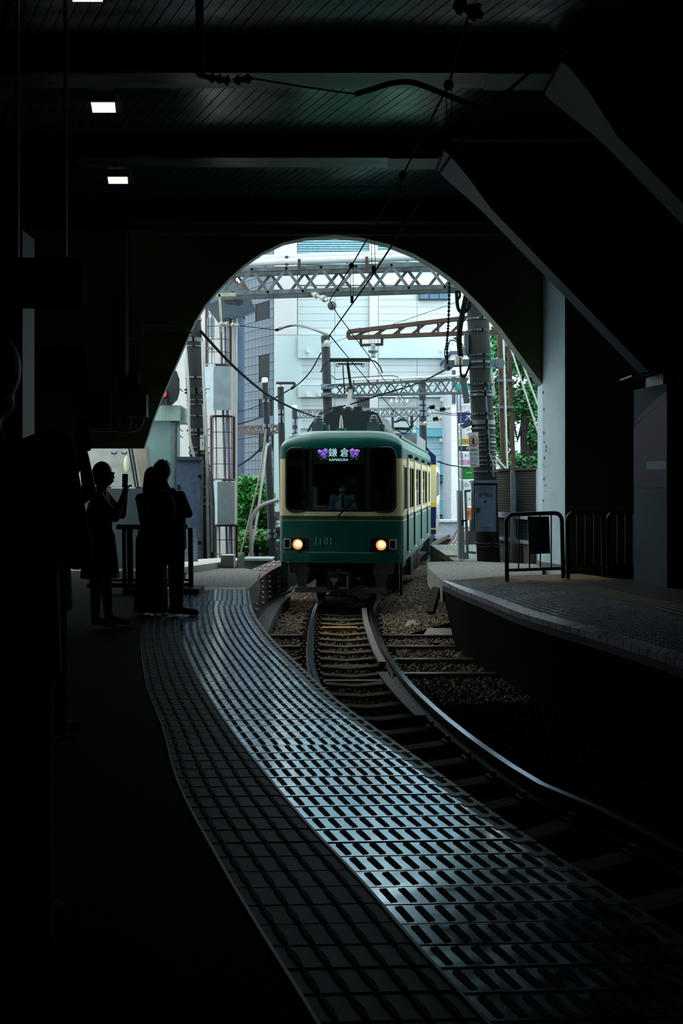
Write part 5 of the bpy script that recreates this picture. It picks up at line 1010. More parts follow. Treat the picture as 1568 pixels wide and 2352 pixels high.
CP = thing('bent_pipe', 'pinkish curved pipe rising among the bushes', 'pipe', P(576, 1290, 29)); M().tube(spline([P(578, 1290, 29), P(576, 1230, 29), P(576, 1200, 29), P(586, 1176, 29), P(604, 1160, 29), P(640, 1148, 29)], 6), .06, 10).build('pipe_run', mat('pinkish_pipe', (186, 170, 182), .5, var=.08), CP, smooth=True)
TRE = thing('camphor_tree', 'big dark green tree behind the lattice mast at right', 'tree', P(1208, 1140, 36))
m = M()
for pts, r in (([(1209, 1280), (1207, 1060), (1205, 980), (1206, 930), (1213, 890), (1222, 850)], [.2, .19, .17, .14, .11, .08]), ([(1205, 960), (1188, 1010), (1176, 960)], [.1, .08, .05]), ([(1206, 930), (1196, 880), (1204, 855)], [.09, .07, .05]), ([(1208, 1050), (1235, 1020), (1260, 1010)], [.11, .08, .06])): m.tube([P(x, y, 36) for x, y in pts], r, 8)
m.build('trunk', bark, TRE, smooth=True)
foliage(TRE, [bl_(1180, 810, 36, 40, 55), bl_(1210, 830, 36, 30, 40), bl_(1180, 930, 36.5, 45, 42), bl_(1225, 920, 36, 40, 50), bl_(1150, 1000, 37, 30, 60), bl_(1230, 1000, 36, 28, 34), bl_(1180, 1065, 36, 40, 24), bl_(1150, 900, 37, 24, 60), bl_(1225, 1060, 36.5, 30, 30), bl_(1145, 780, 37, 20, 40), bl_(1245, 870, 36, 24, 40)], 17000, .085, leaf_d)
foliage(TRE, [bl_(1145, 790, 35, 14, 30)], 250, .1, leaf_m, 'sun_tinted_foliage')  # lighter leaf green stands in for sun on this clump
# noise fence on the right
FN = thing('louvred_fence', 'dark louvred noise fence between the banded pole and the pale pier', 'fence', V(3.3, 19, 0)); fa, fb = V(466 / F * 18.5, 18.45, 0), V(P(1140, 0, 20.8).x, 20.8, 0)
fd = (fb - fa); FL = fd.length; fd.normalize(); fn = V(-fd.y, fd.x, 0); fn = fn if fn.y < 0 else -fn
def fp(u, z, o=0): q = fa + fd * (FL * u) + fn * o; return V(q.x, q.y, z)
louv = mat('dark_louvre', (52, 54, 53), .5, var=.1); posts = (0.06, 0.58, 1.08)
for ua, ub in zip(posts, posts[1:]):
    for za, zb_, n in ((.37, .78, 9), (.86, 1.70, 17)):
        src = None
        for i in range(n): z = za + (zb_ - za) * (i + .5) / n; M().bar(fp(ua, z), fp(ub, z), .03, (zb_ - za) / n * .8).build('louvre_slat', louv, FN)
    m = M(); m.bar(fp(ua, 1.04, -.06), fp(ub, 1.04, -.06), .02, 1.36); m.build('backing', mat('fence_backing', (20, 22, 22), .8), FN)
for u in posts: M().bar(fp(u, -.05, .05), fp(u, 1.73, .05), .1, .09).build('fence_post', mat('bright_zinc_post', (176, 190, 206), .5), FN)
for z, w in ((.34, .06), (.80, .05), (.85, .05)): M().bar(fp(0, z, .06), fp(1, z, .06), .05, w).build('fence_rail', mat('bright_zinc_post', (176, 190, 206), .5), FN)
M().bar(fp(-.02, 1.74), fp(1.02, 1.74), .12, .05).build('top_cap', rust, FN)
m = M(); m.bar(fp(-.02, .0, -.05), fp(1.05, .0, -.05), .2, .6); m.build('base_wall', mat('stained_base_wall', (104, 104, 98), .9, var=.4, scale=4), FN)
for u in (.42, .12): M().bar(fp(u, -.1, .12), fp(u, .3, .12), .2, .16, (1, 0, 0)).build('base_pier', mat('brown_pier', (84, 72, 62), .8), FN)
# riveted girders
def girder(name, lab, y0, y1, o0, o1, zt, side):
    r = thing(name, lab, 'girder', trk(y0, o0, zt)); n = 8; q = lambda i, dz, do=0: trk(y0 + (y1 - y0) * i / n, o0 + (o1 - o0) * i / n + do, zt + dz)
    m = M(); w = M(); f2 = M()
    for i in range(n):
        m.bar(q(i, 0, -side * .12), q(i + 1, 0, -side * .12), .42, .03); w.bar(q(i, -.32), q(i + 1, -.32), .03, .6); f2.bar(q(i, -.62, side * -.02), q(i + 1, -.62, side * -.02), .22, .04)
    m.build('top_flange', rust, r); w.build('web', rust_d if side < 0 else mat('brown_web', (92, 72, 62), .7, var=.25), r); f2.build('bottom_flange', rust_d, r)
    k = 0; yy = y0 + .25
    while yy < y1:
        i = (yy - y0) / (y1 - y0) * n
        for j in range(5): p = q(i + .02 * j, -.1 - j * .1, side * .045); M().ball(p, (.04, .028, .024), 8, 6).build('bolt', bolt_m, r); k += 1
        if side < 0 or True:
            for j in range(3): p = q(i, .03, -side * (.02 + .1 * j)); M().ball(p, (.03, .03, .02), 6, 4).build('bolt', bolt_m, r)
        yy += .95
    return r
girder('plate_girder', 'rusty bolted plate girder along the left of the track by the platform end', 15.2, 21.5, -1.62, -1.42, -.23, 1)
girder('plate_girder', 'rusty bolted plate girder far behind on the right of the track', 23.0, 40, 1.95, 1.7, -.25, -1)
m = M()
for i in range(8): a, b = 14.8 + i * .7, 14.8 + (i + 1) * .7; m.bar(trk(a, -1.32, -.93), trk(b, -1.32, -.93), .26, .16)
m.build('concrete_trough', mat('dark_trough', (84, 86, 86), .85), label='dark concrete cable trough at the foot of the left girder', cat='trough')
bxp(M(), 1024, 1050, 1275, 1290, 21.5, 1.5).build('pier_block', mat('pink_concrete', (150, 124, 112), .8), label='pinkish block at the end of the right girder beside the gate post', cat='block')
m = M(); a, b = G(1000, 1355, -.2), G(990, 1412, -.9); m.bar(P(1003, 1352, 15.5), P(988, 1408, 15.3), .12, .1); o = m.build('raking_strut', rust_d, label='short rusty raking strut under the right platform end', cat='strut')
bxp(M(), 1000, 1060, 1198, 1240, 47, .4).build('parapet_wall', mat('parapet_grey', (166, 172, 180), .7), label='grey parapet wall behind the second car', cat='wall'); bxp(M(), 996, 1062, 1194, 1199, 46.8, .8).build('parapet_rail', mat('parapet_light', (200, 206, 212), .6), label='pale rail on the parapet behind the second car', cat='rail')
# ================================================================ LEFT CLUTTER beyond the platform end
mint = mat('mint_panel', (140, 172, 172), .5, var=.06)
HB = thing('signal_hut', 'mint green hut with an overhanging roof on the left', 'hut', P(360, 1300, 18.7)); bxp(M(), 336, 391, 955, 1300, 18.7, 1.0).build('hut_wall', mint, HB); bxp(M(), 280, 414, 931, 966, 18.4, 1.4).build('roof_fascia', mat('mint_fascia', (162, 186, 182), .55, var=.12, scale=5, stretch=(8, 1, .6)), HB); bxp(M(), 413, 421, 937, 970, 18.5, 1.3).build('roof_end', mint, HB)
bxp(M(), 391, 406, 970, 1160, 18.65, .4).build('side_panel', mat('mint_side', (120, 146, 148), .5), HB); bxp(M(), 399, 403, 972, 1150, 18.6, .05).build('edge_strip', galv, HB)
m = M(); m.tube([P(360 + 8 * math.cos(t), 932 - 6 * math.sin(t), 18.6) for t in [0, .6, 1.2, 1.9, 2.5, 3.14]], .02, 6); m.build('lifting_eye', white_pt, HB)
SGx = thing('railway_signal', 'black round-edged railway signal with a red light behind the arch at left', 'signal', P(385, 930, 18.15)); m = M(); m.prism([P(x, y, 18.2) for x, y in ((366, 930), (392, 930), (405, 918), (410, 900), (410, 870), (404, 852), (392, 843), (366, 850))], (0, .12, 0)); m.build('backboard', mat('signal_navy_black', (18, 28, 44), .5, var=.05), SGx)
h = M().lathe(P(374, 906, 18.2), [(.085, -.02), (.085, .16), (.075, .16), (.07, 0)], 16, (0.15, -1, 0)).build('lamp_hood', black_steel, SGx); M().ball(P(377, 905, 18.1), (.055, .02, .06), 12, 8).build('red_lens', mat('red_signal_glow', (255, 40, 30), .3, var=0, emit=(255, 44, 36), es=2.5), h, smooth=True); bxp(M(), 372, 384, 914, 930, 18.1, .1).build('lower_lens_box', mat('signal_navy_black', (18, 28, 44)), SGx)
BX = thing('relay_cabinet', 'mottled blue grey metal cabinet marked B beside the big left pole', 'cabinet', P(438, 1300, 18.2)); bxp(M(), 404, 460, 1055, 1298, 18.2, .6).build('body', mat('mottled_zinc', (104, 126, 156), .5, var=.22, scale=9, detail=8), BX); bxp(M(), 402, 460, 1049, 1057, 18.1, .8).build('lid', mat('dark_lid', (64, 78, 92), .5), BX); bxp(M(), 459, 465, 1055, 1285, 18.15, .1).build('door_edge', galv, BX); bxp(M(), 404, 462, 1284, 1300, 18.1, .7).build('plinth', black_steel, BX)
for py in (1093, 1246): bxp(M(), 454, 461, py - 3, py + 5, 18.1, .06).build('hinge', black_steel, BX)
text('B', .14, P(410.5, 1120, 18.19), ink, BX, bold=.004); M().tube([P(446, 1312, 17.6), P(490, 1312, 17.6)], .05, 6).build('base_conduit', conc, label='short conduit stub on the kerb by the left cabinet', cat='conduit')
WV = thing('ticket_hall_wall', 'white wall with an oval lamp glimpsed under the arch at left', 'wall', P(270, 1200, 19.6)); bxp(M(), 60, 333, 1000, 1120, 21, .2).build('wall_panel', mat('dull_white_wall', (176, 174, 168), .8), WV); bxp(M(), 60, 333, 1118, 1330, 21, .2).build('lower_wall', mat('lower_dark_wall', (50, 60, 64), .6), WV); M().ball(P(291, 1066, 20.9), (.065, .04, .18), 18, 10).build('oval_lamp', mat('oval_lamp_glow', (236, 226, 196), .5, var=.05), WV, smooth=True)
m = M(); m.prism([P(308, 1022, 19.4), P(332, 1022, 19.4), P(342, 1120, 19.4), P(325, 1120, 19.4)], (0, .4, 0)); m.build('raking_pillar', mat('beige_concrete', (178, 168, 152), .8, var=.1), WV)
for a, b in (((296, 1028), (312, 1122)), ((302, 1026), (318, 1122))): M().bar(P(*a, 19.8), P(*b, 19.8), .03, .03).build('slanted_rail', black_steel, WV)
bxp(M(), 255, 310, 1119, 1122, 19.7, .1).build('wall_ledge', white_pt, WV)
for px in (262, 285): M().tube([P(px + 6 * math.cos(t), 1038 - 5 * math.sin(t), 20.8) for t in (0, -.8, -1.6, -2.4, -3.1)], .015, 5).build('wall_hook', black_steel, WV)
# dim fittings on the inner face of the arch wall
for lab, x0, x1, y0, y1, mt_ in (('grey wall box low on the left of the arch wall', 287, 336, 905, 957, grey_steel), ('dim meter box left of the grey wall box', 188, 252, 905, 985, mat('dim_box', (40, 46, 46), .6)), ('dim dark cabinet high on the left of the arch wall', 60, 188, 797, 905, mat('dim_cabinet', (26, 30, 30), .7)), ('small dim speaker box on the left arch wall', 300, 318, 855, 880, black_steel)):
    bxp(M(), x0, x1, y0, y1, 17.35, .24).build('wall_box', mt_, label=lab, cat='box')
for lab, pts in (('looped hose below the grey wall box', [(268, 960), (275, 985), (290, 992), (300, 975), (300, 957)]), ('dim cable rising on the left arch wall', [(266, 900), (268, 820), (265, 790), (290, 780), (325, 770), (330, 748), (400, 748), (440, 765)]), ('dim horizontal pipe along the bottom of the arch wall', [(200, 990), (265, 990), (285, 993), (320, 985), (331, 958)])):
    M().tube(spline([P(x, y, 17.5) for x, y in pts], 5), .018, 6).build('wall_cable', mat('grey_green_pipe', (92, 96, 84), .6), label=lab, cat='cable')
# ================================================================ HALL FITTINGS
for i, (px, py, sx) in enumerate(((243, 248, .3), (275, 415, .31), (206, -14, .3))):
    p = G(px, py, 6.62) if False else None; Yc = (6.28 - CZ) * F / (HY - py); q = P(px, py, Yc); lab = ('square ceiling downlight between the two dark beams', 'square ceiling downlight nearest the arch', 'square ceiling downlight cut by the top of the frame')[i]
    L_ = thing('ceiling_light', lab, 'ceiling light', V(q.x, q.y, 6.35)); m = M(); m.bx(q.x - sx / 2 - .03, q.x + sx / 2 + .03, q.y - .19, q.y + .19, 6.29, 6.35); m.build('housing', black_steel, L_)
    m = M(); k = .06; m.prism([(q.x - sx / 2, q.y - .16, 6.28), (q.x + sx / 2, q.y - .16, 6.28), (q.x + sx / 2 - k, q.y + .16, 6.28), (q.x - sx / 2 - k, q.y + .16, 6.28)], (0, 0, .012)); m.build('diffuser', lens_white, L_)
HP = thing('hanger_pole', 'black drop pole from the ceiling carrying the nearer pull-off', 'pole', P(460, 175, 6.8)); m = M(); m.bar(P(458, 172, 6.8), V(P(458, 0, 6.8).x, 6.8, 6.38), .05, .05); m.build('drop_pole', black_steel, HP)
insul(HP, P(478, 178, 6.8), P(530, 186, 6.8), 3, .035); insul(HP, P(535, 186, 6.8), P(580, 180, 6.8), 2, .035); M().bar(P(455, 172, 6.8), P(480, 178, 6.8), .03, .03).build('clevis', black_steel, HP)
for c_ in HP.children:
    if c_.name.startswith('insulator'): c_.data.materials[0] = mat('dark_insulator', (22, 22, 24), .3, var=0)
PA2 = thing('pull_off_arm', 'thick black curved steady arm under the ceiling', 'steady arm', P(950, 192, 6.8)); M().tube([P(580, 180, 6.8), P(700, 200, 6.8), P(816, 216, 6.8)], .006, 6).build('stay_wire', cable, PA2); M().tube(spline([P(816, 216, 6.8), P(860, 203, 6.8), P(905, 190, 6.8), P(950, 190, 6.8), P(1010, 212, 6.8), P(1112, 252, 6.8)], 6), .02, 8).build('arm_tube', black_steel, PA2, smooth=True)
SI = thing('strain_insulator', 'black strain insulator at the top edge under the ceiling', 'insulator', P(1080, 30, 6.4))
insul(SI, P(1042, 8, 6.4), P(1075, 22, 6.4), 1, .06); insul(SI, P(1070, 18, 6.4), P(1108, 38, 6.4), 1, .06)
for c_ in SI.children: c_.data.materials[0] = MATS['dark_insulator']
HS = thing('hanging_sign', 'nearly black hanging notice board at the left edge', 'sign', P(88, 645, 9)); bxp(M(), -60, 176, 591, 702, 9, .15).build('board', MATS['flat_black'], HS); text('doors will not open', .062, P(92, 640, 8.99), mat('sign_dim_text', (26, 28, 30), .6, var=0), HS); m = M(); m.bar(P(40, 591, 9.07), V(P(40, 0, 9.07).x, 9.07, 6.38), .03, .03); m.bar(P(150, 591, 9.07), V(P(150, 0, 9.07).x, 9.07, 6.38), .03, .03); m.build('hanger_rod', black_steel, HS)
# barriers on the right platform
def barrier(lab, xa, xb, ytl, ytr, ybl, ybr, nb, Ya, Yb2, legs=True):
    r = thing('pipe_barrier', lab, 'barrier', P(xa, ybl, Ya)); tl_, tr_, bl2, br2 = P(xa + 5, ytl + 4, Ya), P(xb - 5, ytr + 4, Yb2), P(xa + 7, ybl, Ya), P(xb - 2, ybr, Yb2)
    bm_ = mat('barrier_black', (22, 24, 26), .3, metal=.5, var=.1); rad = .032; k = .12
    d = (tr_ - tl_).normalized(); 
    pts = [bl2, tl_ - V(0, 0, k)] + [tl_ + d * (k * (1 - math.cos(t))) - V(0, 0, k * (1 - math.sin(t))) for t in (.4, .8, 1.2)] + [tl_ + d * k, tr_ - d * k] + [tr_ - d * (k * (1 - math.sin(t))) - V(0, 0, k * (1 - math.cos(t))) for t in (.4, .8, 1.2)] + [tr_ - V(0, 0, k), br2]
    M().tube(pts, rad, 10).build('frame', bm_, r, smooth=True); zl_ = .17
    a, b = V(tl_.x + .02, tl_.y, zl_), V(tr_.x, tr_.y, zl_); M().tube([a, b], .024, 8).build('lower_rail', bm_, r, smooth=True)
    for i in range(nb): t = (i + 1) / (nb + 1); p = a.lerp(b, t); M().tube([p, V(p.x, p.y, tl_.z)], .011, 6).build('upright', bm_, r)
    return r
b1 = barrier('black pipe barrier with the no passage board on the right platform', 1157, 1295, 1178, 1174, 1335, 1328, 4, 14.9, 15.2)
NS = thing('no_passage_sign', 'dark no passage board tied to the pipe barrier', 'sign', P(1238, 1272, 14.95)); M().prism([P(1211, 1186, 14.97), P(1260, 1186, 14.99), P(1263, 1271, 14.99), P(1214, 1273, 14.97)], (0, -.012, 0)).build('board', mat('dim_board', (84, 116, 112), .7, var=.05), NS)
dimk = mat('dim_ink', (12, 14, 14), .8, var=0)
text('通行禁止', .12, P(1248, 1228, 14.94), dimk, NS, vertical=True, gap=1.0, bold=.003); text('但し関係者等は除く', .052, P(1232, 1227, 14.94), dimk, NS, vertical=True, gap=.95); text('駅長', .052, P(1222, 1262, 14.94), dimk, NS, vertical=True)
barrier('second black pipe barrier in front of the pale pier', 1297, 1388, 1175, 1172, 1330, 1330, 3, 15.3, 15.6); barrier('third black pipe barrier beside the painted column', 1391, 1478, 1173, 1172, 1330, 1332, 3, 15.6, 15.8)
# gate with sign on the left platform
GT = thing('platform_gate', 'black railing gate with its highlight coloured into a pale top rail behind the silhouetted couple', 'gate', P(350, 1362, 13.3)); bk2 = mat('gate_black', (18, 19, 20), .4, var=.1)
for a, b, r in (((268, 1210), (432, 1210), .035), ((200, 1345), (440, 1343), .03), ((205, 1333), (440, 1332), .015)): M().tube([P(*a, 13.4), P(*b, 13.4)], r, 8).build('rail', mat('highlit_top_rail', (235, 238, 240), .25, metal=.7, var=.05) if a[1] == 1210 else bk2, GT, smooth=True)  # top rail coloured near white to paint in its highlight
for px, w in ((285, .05), (297, .06), (437, .06), (303, .02), (318, .02), (345, .02), (372, .02)): M().bar(P(px, 1212, 13.4), P(px + 2, 1360, 13.4), w, w).build('gate_post', bk2, GT)
for a, b in ((402, 457), (281, 345)): bxp(M(), a, b, 1353, 1366, 13.2, .5).build('base_block', mat('base_block_rubber', (20, 22, 22), .8), GT)
def board_mat():                                            # thin milky acrylic: light from behind glows through it
    m = bpy.data.materials.new('milky_acrylic'); m.use_nodes = True; nt = m.node_tree; nt.nodes.clear(); o = nt.nodes.new('ShaderNodeOutputMaterial'); a = nt.nodes.new('ShaderNodeBsdfTranslucent'); d = nt.nodes.new('ShaderNodeBsdfDiffuse'); x = nt.nodes.new('ShaderNodeMixShader')
    a.inputs[0].default_value = (.7, .74, .8, 1); d.inputs[0].default_value = (.4, .42, .45, 1); x.inputs[0].default_value = .2; nt.links.new(a.outputs[0], x.inputs[1]); nt.links.new(d.outputs[0], x.inputs[2]); nt.links.new(x.outputs[0], o.inputs[0]); return m
LS = thing('no_entry_sign', 'grey no entry board with red writing on the left gate', 'sign', P(434, 1290, 13.55)); M().prism([P(405, 1216, 13.6), P(451, 1214, 13.6), P(454, 1290, 13.6), P(407, 1290, 13.6)], (0, .02, 0)).build('board', board_mat(), LS)
rdk = mat('dim_red', (120, 30, 44), .6, var=0)
for s_, py, sz in (('立 入 禁 止', 1222, .06), ('禁止行人通行', 1233, .05), ('출입 금지', 1243, .055), ('Do Not Enter', 1251, .03), ('Passengers are prohibited', 1256, .022), ('from entering this area', 1260, .022), ('No through passage', 1269, .022), ('beyond this point', 1273, .022)): text(s_, sz, P(429, py, 13.58), rdk, LS)
# ================================================================ PEOPLE (dark figures on the left platform)
def person(lab, X, Y, h, face, pose, mats, zcut, hair='short', group=None):
    """pose: dict of joints in metres for a 1.70 m body (x right of the figure's axis as seen by the camera, y away, z up)"""
    k = h / 1.70; r = thing('person', lab, 'person', V(X, Y, 0)); O = V(X, Y, 0); Rz = Matrix.Rotation(0, 3, 'Z'); mm = M()
    J = {n: O + V(*p) * k for n, p in pose.items() if n[0] != '_'}
    def cap(a, b, ra, rb, n=12):
        a, b = (J[a] if isinstance(a, str) else a), (J[b] if isinstance(b, str) else b); mm.tube([a, a.lerp(b, .5), b], [ra * k, (ra + rb) / 2 * k, rb * k], n); mm.ball(a, ra * k, n, 8); mm.ball(b, rb * k, n, 8)
    hd = J['head']; fw = V(*face).normalized(); side_ = V(-fw.y, fw.x, 0)
    mm.ball(hd, (.078 * k, .088 * k, .112 * k), 16, 12); mm.ball(hd + fw * .03 * k + V(0, 0, -.06 * k), (.058 * k, .058 * k, .062 * k), 12, 8)
    mm.ball(hd + fw * .095 * k + V(0, 0, -.02 * k), (.016 * k, .016 * k, .026 * k), 8, 6); mm.ball(hd + fw * .086 * k + V(0, 0, -.066 * k), (.02 * k, .014 * k, .01 * k), 8, 6); mm.ball(hd + fw * .08 * k + V(0, 0, .02 * k), (.04 * k, .02 * k, .014 * k), 8, 6)
    for s in (-1, 1): mm.ball(hd + side_ * s * .08 * k, (.018 * k, .02 * k, .032 * k), 8, 6)
    cap('neck', hd + V(0, 0, -.05 * k), .055, .05)
    cap('chest', 'neck', .12, .06); sw = pose.get('_sw', (.17,))[0] if '_sw' in pose else .17
    for s in ('l', 'r'):
        cap('chest', 'sh_' + s, .11, .062); cap('sh_' + s, 'el_' + s, .058, .046); cap('el_' + s, 'wr_' + s, .044, .03)
        cap('hip', 'hp_' + s, .13, .1); cap('hp_' + s, 'kn_' + s, .098, .066); cap('kn_' + s, 'an_' + s, .062, .042)
        cap('an_' + s, J['an_' + s] + V(*pose['_foot_' + s]) * k + V(0, 0, -.035 * k), .042, .034)
        w = J['wr_' + s]; dv = (w - J['el_' + s]).normalized(); pd_ = V(*pose.get('_palm_' + s, (1, 0, 0))).normalized(); cu = dv.cross(pd_).normalized()
        mm.ball(w + dv * .045 * k, (.034 * k, .034 * k, .045 * k), 10, 8)
        for fi, (off, ln) in enumerate(((-.03, .062), (-.01, .072), (.01, .068), (.03, .052))):
            a = w + dv * .075 * k + pd_ * off * k; b = a + dv * ln * .55 * k + cu * .012 * k; c = b + dv * ln * .3 * k + cu * .03 * k; mm.tube([a, b, c], [.0095 * k, .009 * k, .0075 * k], 7)
        a = w + dv * .03 * k - pd_ * .03 * k; mm.tube([a, a - pd_ * .028 * k + dv * .03 * k, a - pd_ * .03 * k + dv * .055 * k + cu * .01 * k], [.012 * k, .011 * k, .009 * k], 7)
    tw = pose.get('_tors', (.15, .125, .15)); a, b = J['hip'], J['chest']
    mm.tube([a + V(0, 0, -.06 * k), a, a.lerp(b, .4), a.lerp(b, .75), b + V(0, 0, .08 * k)], [.1 * k, tw[0] * k, tw[1] * k, tw[2] * k, .1 * k], 16)
    if '_shirt' in pose: z0, z1, r0, r1 = pose['_shirt']; cc = J['hip']; mm.tube([V(cc.x, cc.y, z0 * k), V(cc.x, cc.y, (z0 + z1) / 2 * k), V(J['chest'].x, J['chest'].y, z1 * k)], [r0 * k, (r0 + r1) / 2 * k, r1 * k], 18)
    if '_skirt' in pose: z0, z1, r0, r1 = pose['_skirt']; mm.tube([V(J['hip'].x, J['hip'].y, z0 * k), V(J['hip'].x, J['hip'].y, z1 * k)], [r0 * k, r1 * k], 18)
    if '_flare' in pose:
        for s in ('l', 'r'): mm.tube([J['hp_' + s], J['kn_' + s], J['an_' + s] + V(0, 0, -.04 * k)], [.105 * k, .09 * k, pose['_flare'][0] * k], 14)
    o = mm.build('body', mats, r); md = o.modifiers.new('r', 'REMESH'); md.mode = 'VOXEL'; md.voxel_size = .0085; md2 = o.modifiers.new('s', 'SMOOTH'); md2.iterations = 3; md2.factor = .5
    dg = bpy.context.evaluated_depsgraph_get(); me = bpy.data.meshes.new_from_object(o.evaluated_get(dg)); o.modifiers.clear(); o.data = me
    me.materials.clear()
    for q in mats: me.materials.append(q)
    off = OFF[r.name]; idx = []
    for p in me.polygons:
        c = p.center + off; z = c.z / k
        nearhand = any((c - J['wr_' + s]).length < zcut[3] * k for s in 'lr')
        idx.append(2 if z < zcut[0] else 0 if z > zcut[2] or nearhand or (zcut[0] <= z < zcut[4]) else 1 if z > zcut[1] else 2)
    me.polygons.foreach_set('material_index', idx); me.polygons.foreach_set('use_smooth', [True] * len(idx))
    # hair
    hm = M(); hm.ball(hd - fw * .018 * k + V(0, 0, .022 * k), (.1 * k, .104 * k, .115 * k), 18, 12)
    if hair == 'long': hm.tube([hd + V(0, 0, .02 * k) - fw * .02 * k, hd - fw * .05 * k + V(0, 0, -.12 * k), hd - fw * .07 * k + V(0, 0, -.3 * k), hd - fw * .07 * k + V(0, 0, -.42 * k)], [.1 * k, .115 * k, .11 * k, .07 * k], 16)
    if hair == 'short':
        for i in range(40):
            a = random.uniform(0, 6.28); t = random.uniform(0, 1.1); q = hd + V(math.cos(a) * math.sin(t) * .093, math.sin(a) * math.sin(t) * .098, .022 + .11 * math.cos(t)) * k; hm.tube([q, q + (q - hd).normalized() * .014 * k + V(random.uniform(-.012, .012), 0, .004)], [.009 * k, .001], 4)
    if hair == 'bun': hm.ball(hd - fw * .1 * k + V(0, 0, -.03 * k), (.05 * k, .06 * k, .07 * k), 12, 8); hm.tube([hd + V(0, 0, 0) - fw * .05 * k, hd - fw * .06 * k + V(0, 0, -.11 * k)], [.08 * k, .06 * k], 12)
    if hair == 'cap': hm.lathe(hd + V(0, 0, .05 * k), [(.1 * k, 0), (.105 * k, .03 * k), (.09 * k, .08 * k), (.04 * k, .11 * k), (.001, .115 * k)], 16); hm.ball(hd + fw * .1 * k + V(0, 0, .055 * k), (.07 * k, .06 * k, .008 * k), 12, 6)
    hm.build('hair' if hair != 'cap' else 'cap', hair_m if hair != 'cap' else mats[2], r, smooth=True)
    return r, J, k, O
shoes = mat('black_shoes', (8, 8, 9), .6, var=0)
clothes = [skin_m, dark_cloth, dark_cloth]
# man with the backpack, back to the camera
pm = dict(head=(-.10, .03, 1.58), neck=(-.08, .0, 1.43), chest=(-.05, 0, 1.24), hip=(-.03, 0, .92), sh_l=(-.19, 0, 1.32), sh_r=(.1, 0, 1.32), el_l=(-.17, .14, 1.12), el_r=(.185, .05, 1.12), wr_l=(-.15, .3, 1.2), wr_r=(.02, .3, 1.16), hp_l=(-.13, 0, .88), hp_r=(.05, 0, .88), kn_l=(-.155, .02, .47), kn_r=(.055, .0, .47), an_l=(-.16, .03, .07), an_r=(.06, .0, .07), _foot_l=(.05, .18, 0), _foot_r=(.21, .03, 0), _tors=(.17, .175, .16), _shirt=(.74, 1.28, .2, .185), _flare=(.072,))
mn, Jm, km, Om = person('person in a loose tee with a backpack, back turned, before the left gate', -1.87, 11.0, 1.70, (.3, 1, -.05), pm, clothes, (.03, .8, 1.43, False, .03))
def backpack(root, J, k):
    c = J['chest']; m = M(); m.ball(c + V(-.02, -.2, -.06) * k, (.15 * k, .1 * k, .22 * k), 16, 12); b_ = m.build('backpack', mat('backpack_black', (9, 9, 11), .8), root, smooth=True); m = M()
    for s in (-.1, .08): m.tube(spline([c + V(s, -.16, .1) * k, c + V(s * 1.1, -.12, .15) * k, c + V(s * 1.2, -.02, .13) * k], 4), .022 * k, 6)
    m.build('strap', mat('backpack_black', (9, 9, 11)), b_)
backpack(mn, Jm, km)
pw = dict(head=(.03, .05, 1.55), neck=(.02, .0, 1.40), chest=(.02, 0, 1.2), hip=(.03, 0, .9), sh_l=(-.1, 0, 1.32), sh_r=(.14, 0, 1.32), el_l=(-.1, .14, 1.1), el_r=(.18, .1, 1.06), wr_l=(-.1, .3, 1.18), wr_r=(.1, .3, 1.15), hp_l=(-.05, 0, .86), hp_r=(.11, 0, .86), kn_l=(-.07, .02, .47), kn_r=(.11, .02, .47), an_l=(-.085, .03, .07), an_r=(.12, .0, .07), _foot_l=(-.05, .18, 0), _foot_r=(.1, .16, 0), _flare=(.1,))
person('person with long hair in wide trousers close beside the backpack wearer', -2.13, 11.1, 1.66, (-.2, 1, 0), pw, clothes, (.03, .85, 1.4, False, .03), hair='long')
# phone filming figure in profile
pp = dict(head=(.0, 0, 1.555), neck=(-.03, .0, 1.41), chest=(-.05, 0, 1.2), hip=(-.04, 0, .9), sh_l=(-.02, .15, 1.33), sh_r=(-.02, -.15, 1.33), el_l=(.15, .16, 1.14), el_r=(.15, -.14, 1.12), wr_l=(.205, .06, 1.36), wr_r=(.215, -.06, 1.34), hp_l=(-.04, .08, .86), hp_r=(-.04, -.08, .86), kn_l=(-.0, .08, .47), kn_r=(-.06, -.08, .47), an_l=(.03, .08, .07), an_r=(-.07, -.08, .07), _foot_l=(.19, 0, 0), _foot_r=(.19, 0, 0), _skirt=(.5, .95, .2, .15), _palm_l=(0, 1, 0), _palm_r=(0, -1, 0))
person('person in profile in a knee-length dress filming with a phone', -2.42, 10.2, 1.69, (1, .1, -.05), pp, clothes, (.06, .55, 1.4, .3, .55), hair='bun')
def phone(lab, p, w, h, tilt, yaw=0.0):
    r = thing('smartphone', lab, 'phone', p); R_ = Matrix.Rotation(yaw, 3, 'Z') @ Matrix.Rotation(tilt, 3, 'Y'); m = M(); n = 8; pts = []
    for sx, sz, a0 in ((1, 1, 0), (-1, 1, 90), (-1, -1, 180), (1, -1, 270)):
        for i in range(4): a = math.radians(a0 + 30 * i); pts.append(p + R_ @ V(sx * (w / 2 - .012) + .012 * math.cos(a), 0, sz * (h / 2 - .012) + .012 * math.sin(a)))
    m.prism(pts, R_ @ V(0, .009, 0)); m.build('phone_body', mat('phone_black', (12, 13, 15), .3, var=0), r); m = M(); m.ball(p + R_ @ V(-w * .3, .01, h * .38), (.008, .004, .008), 8, 6); m.build('camera_lens', cable, r)
phone('black phone held up by the profile figure', P(287, 1104, 10.2), .058, .14, .02, .3)
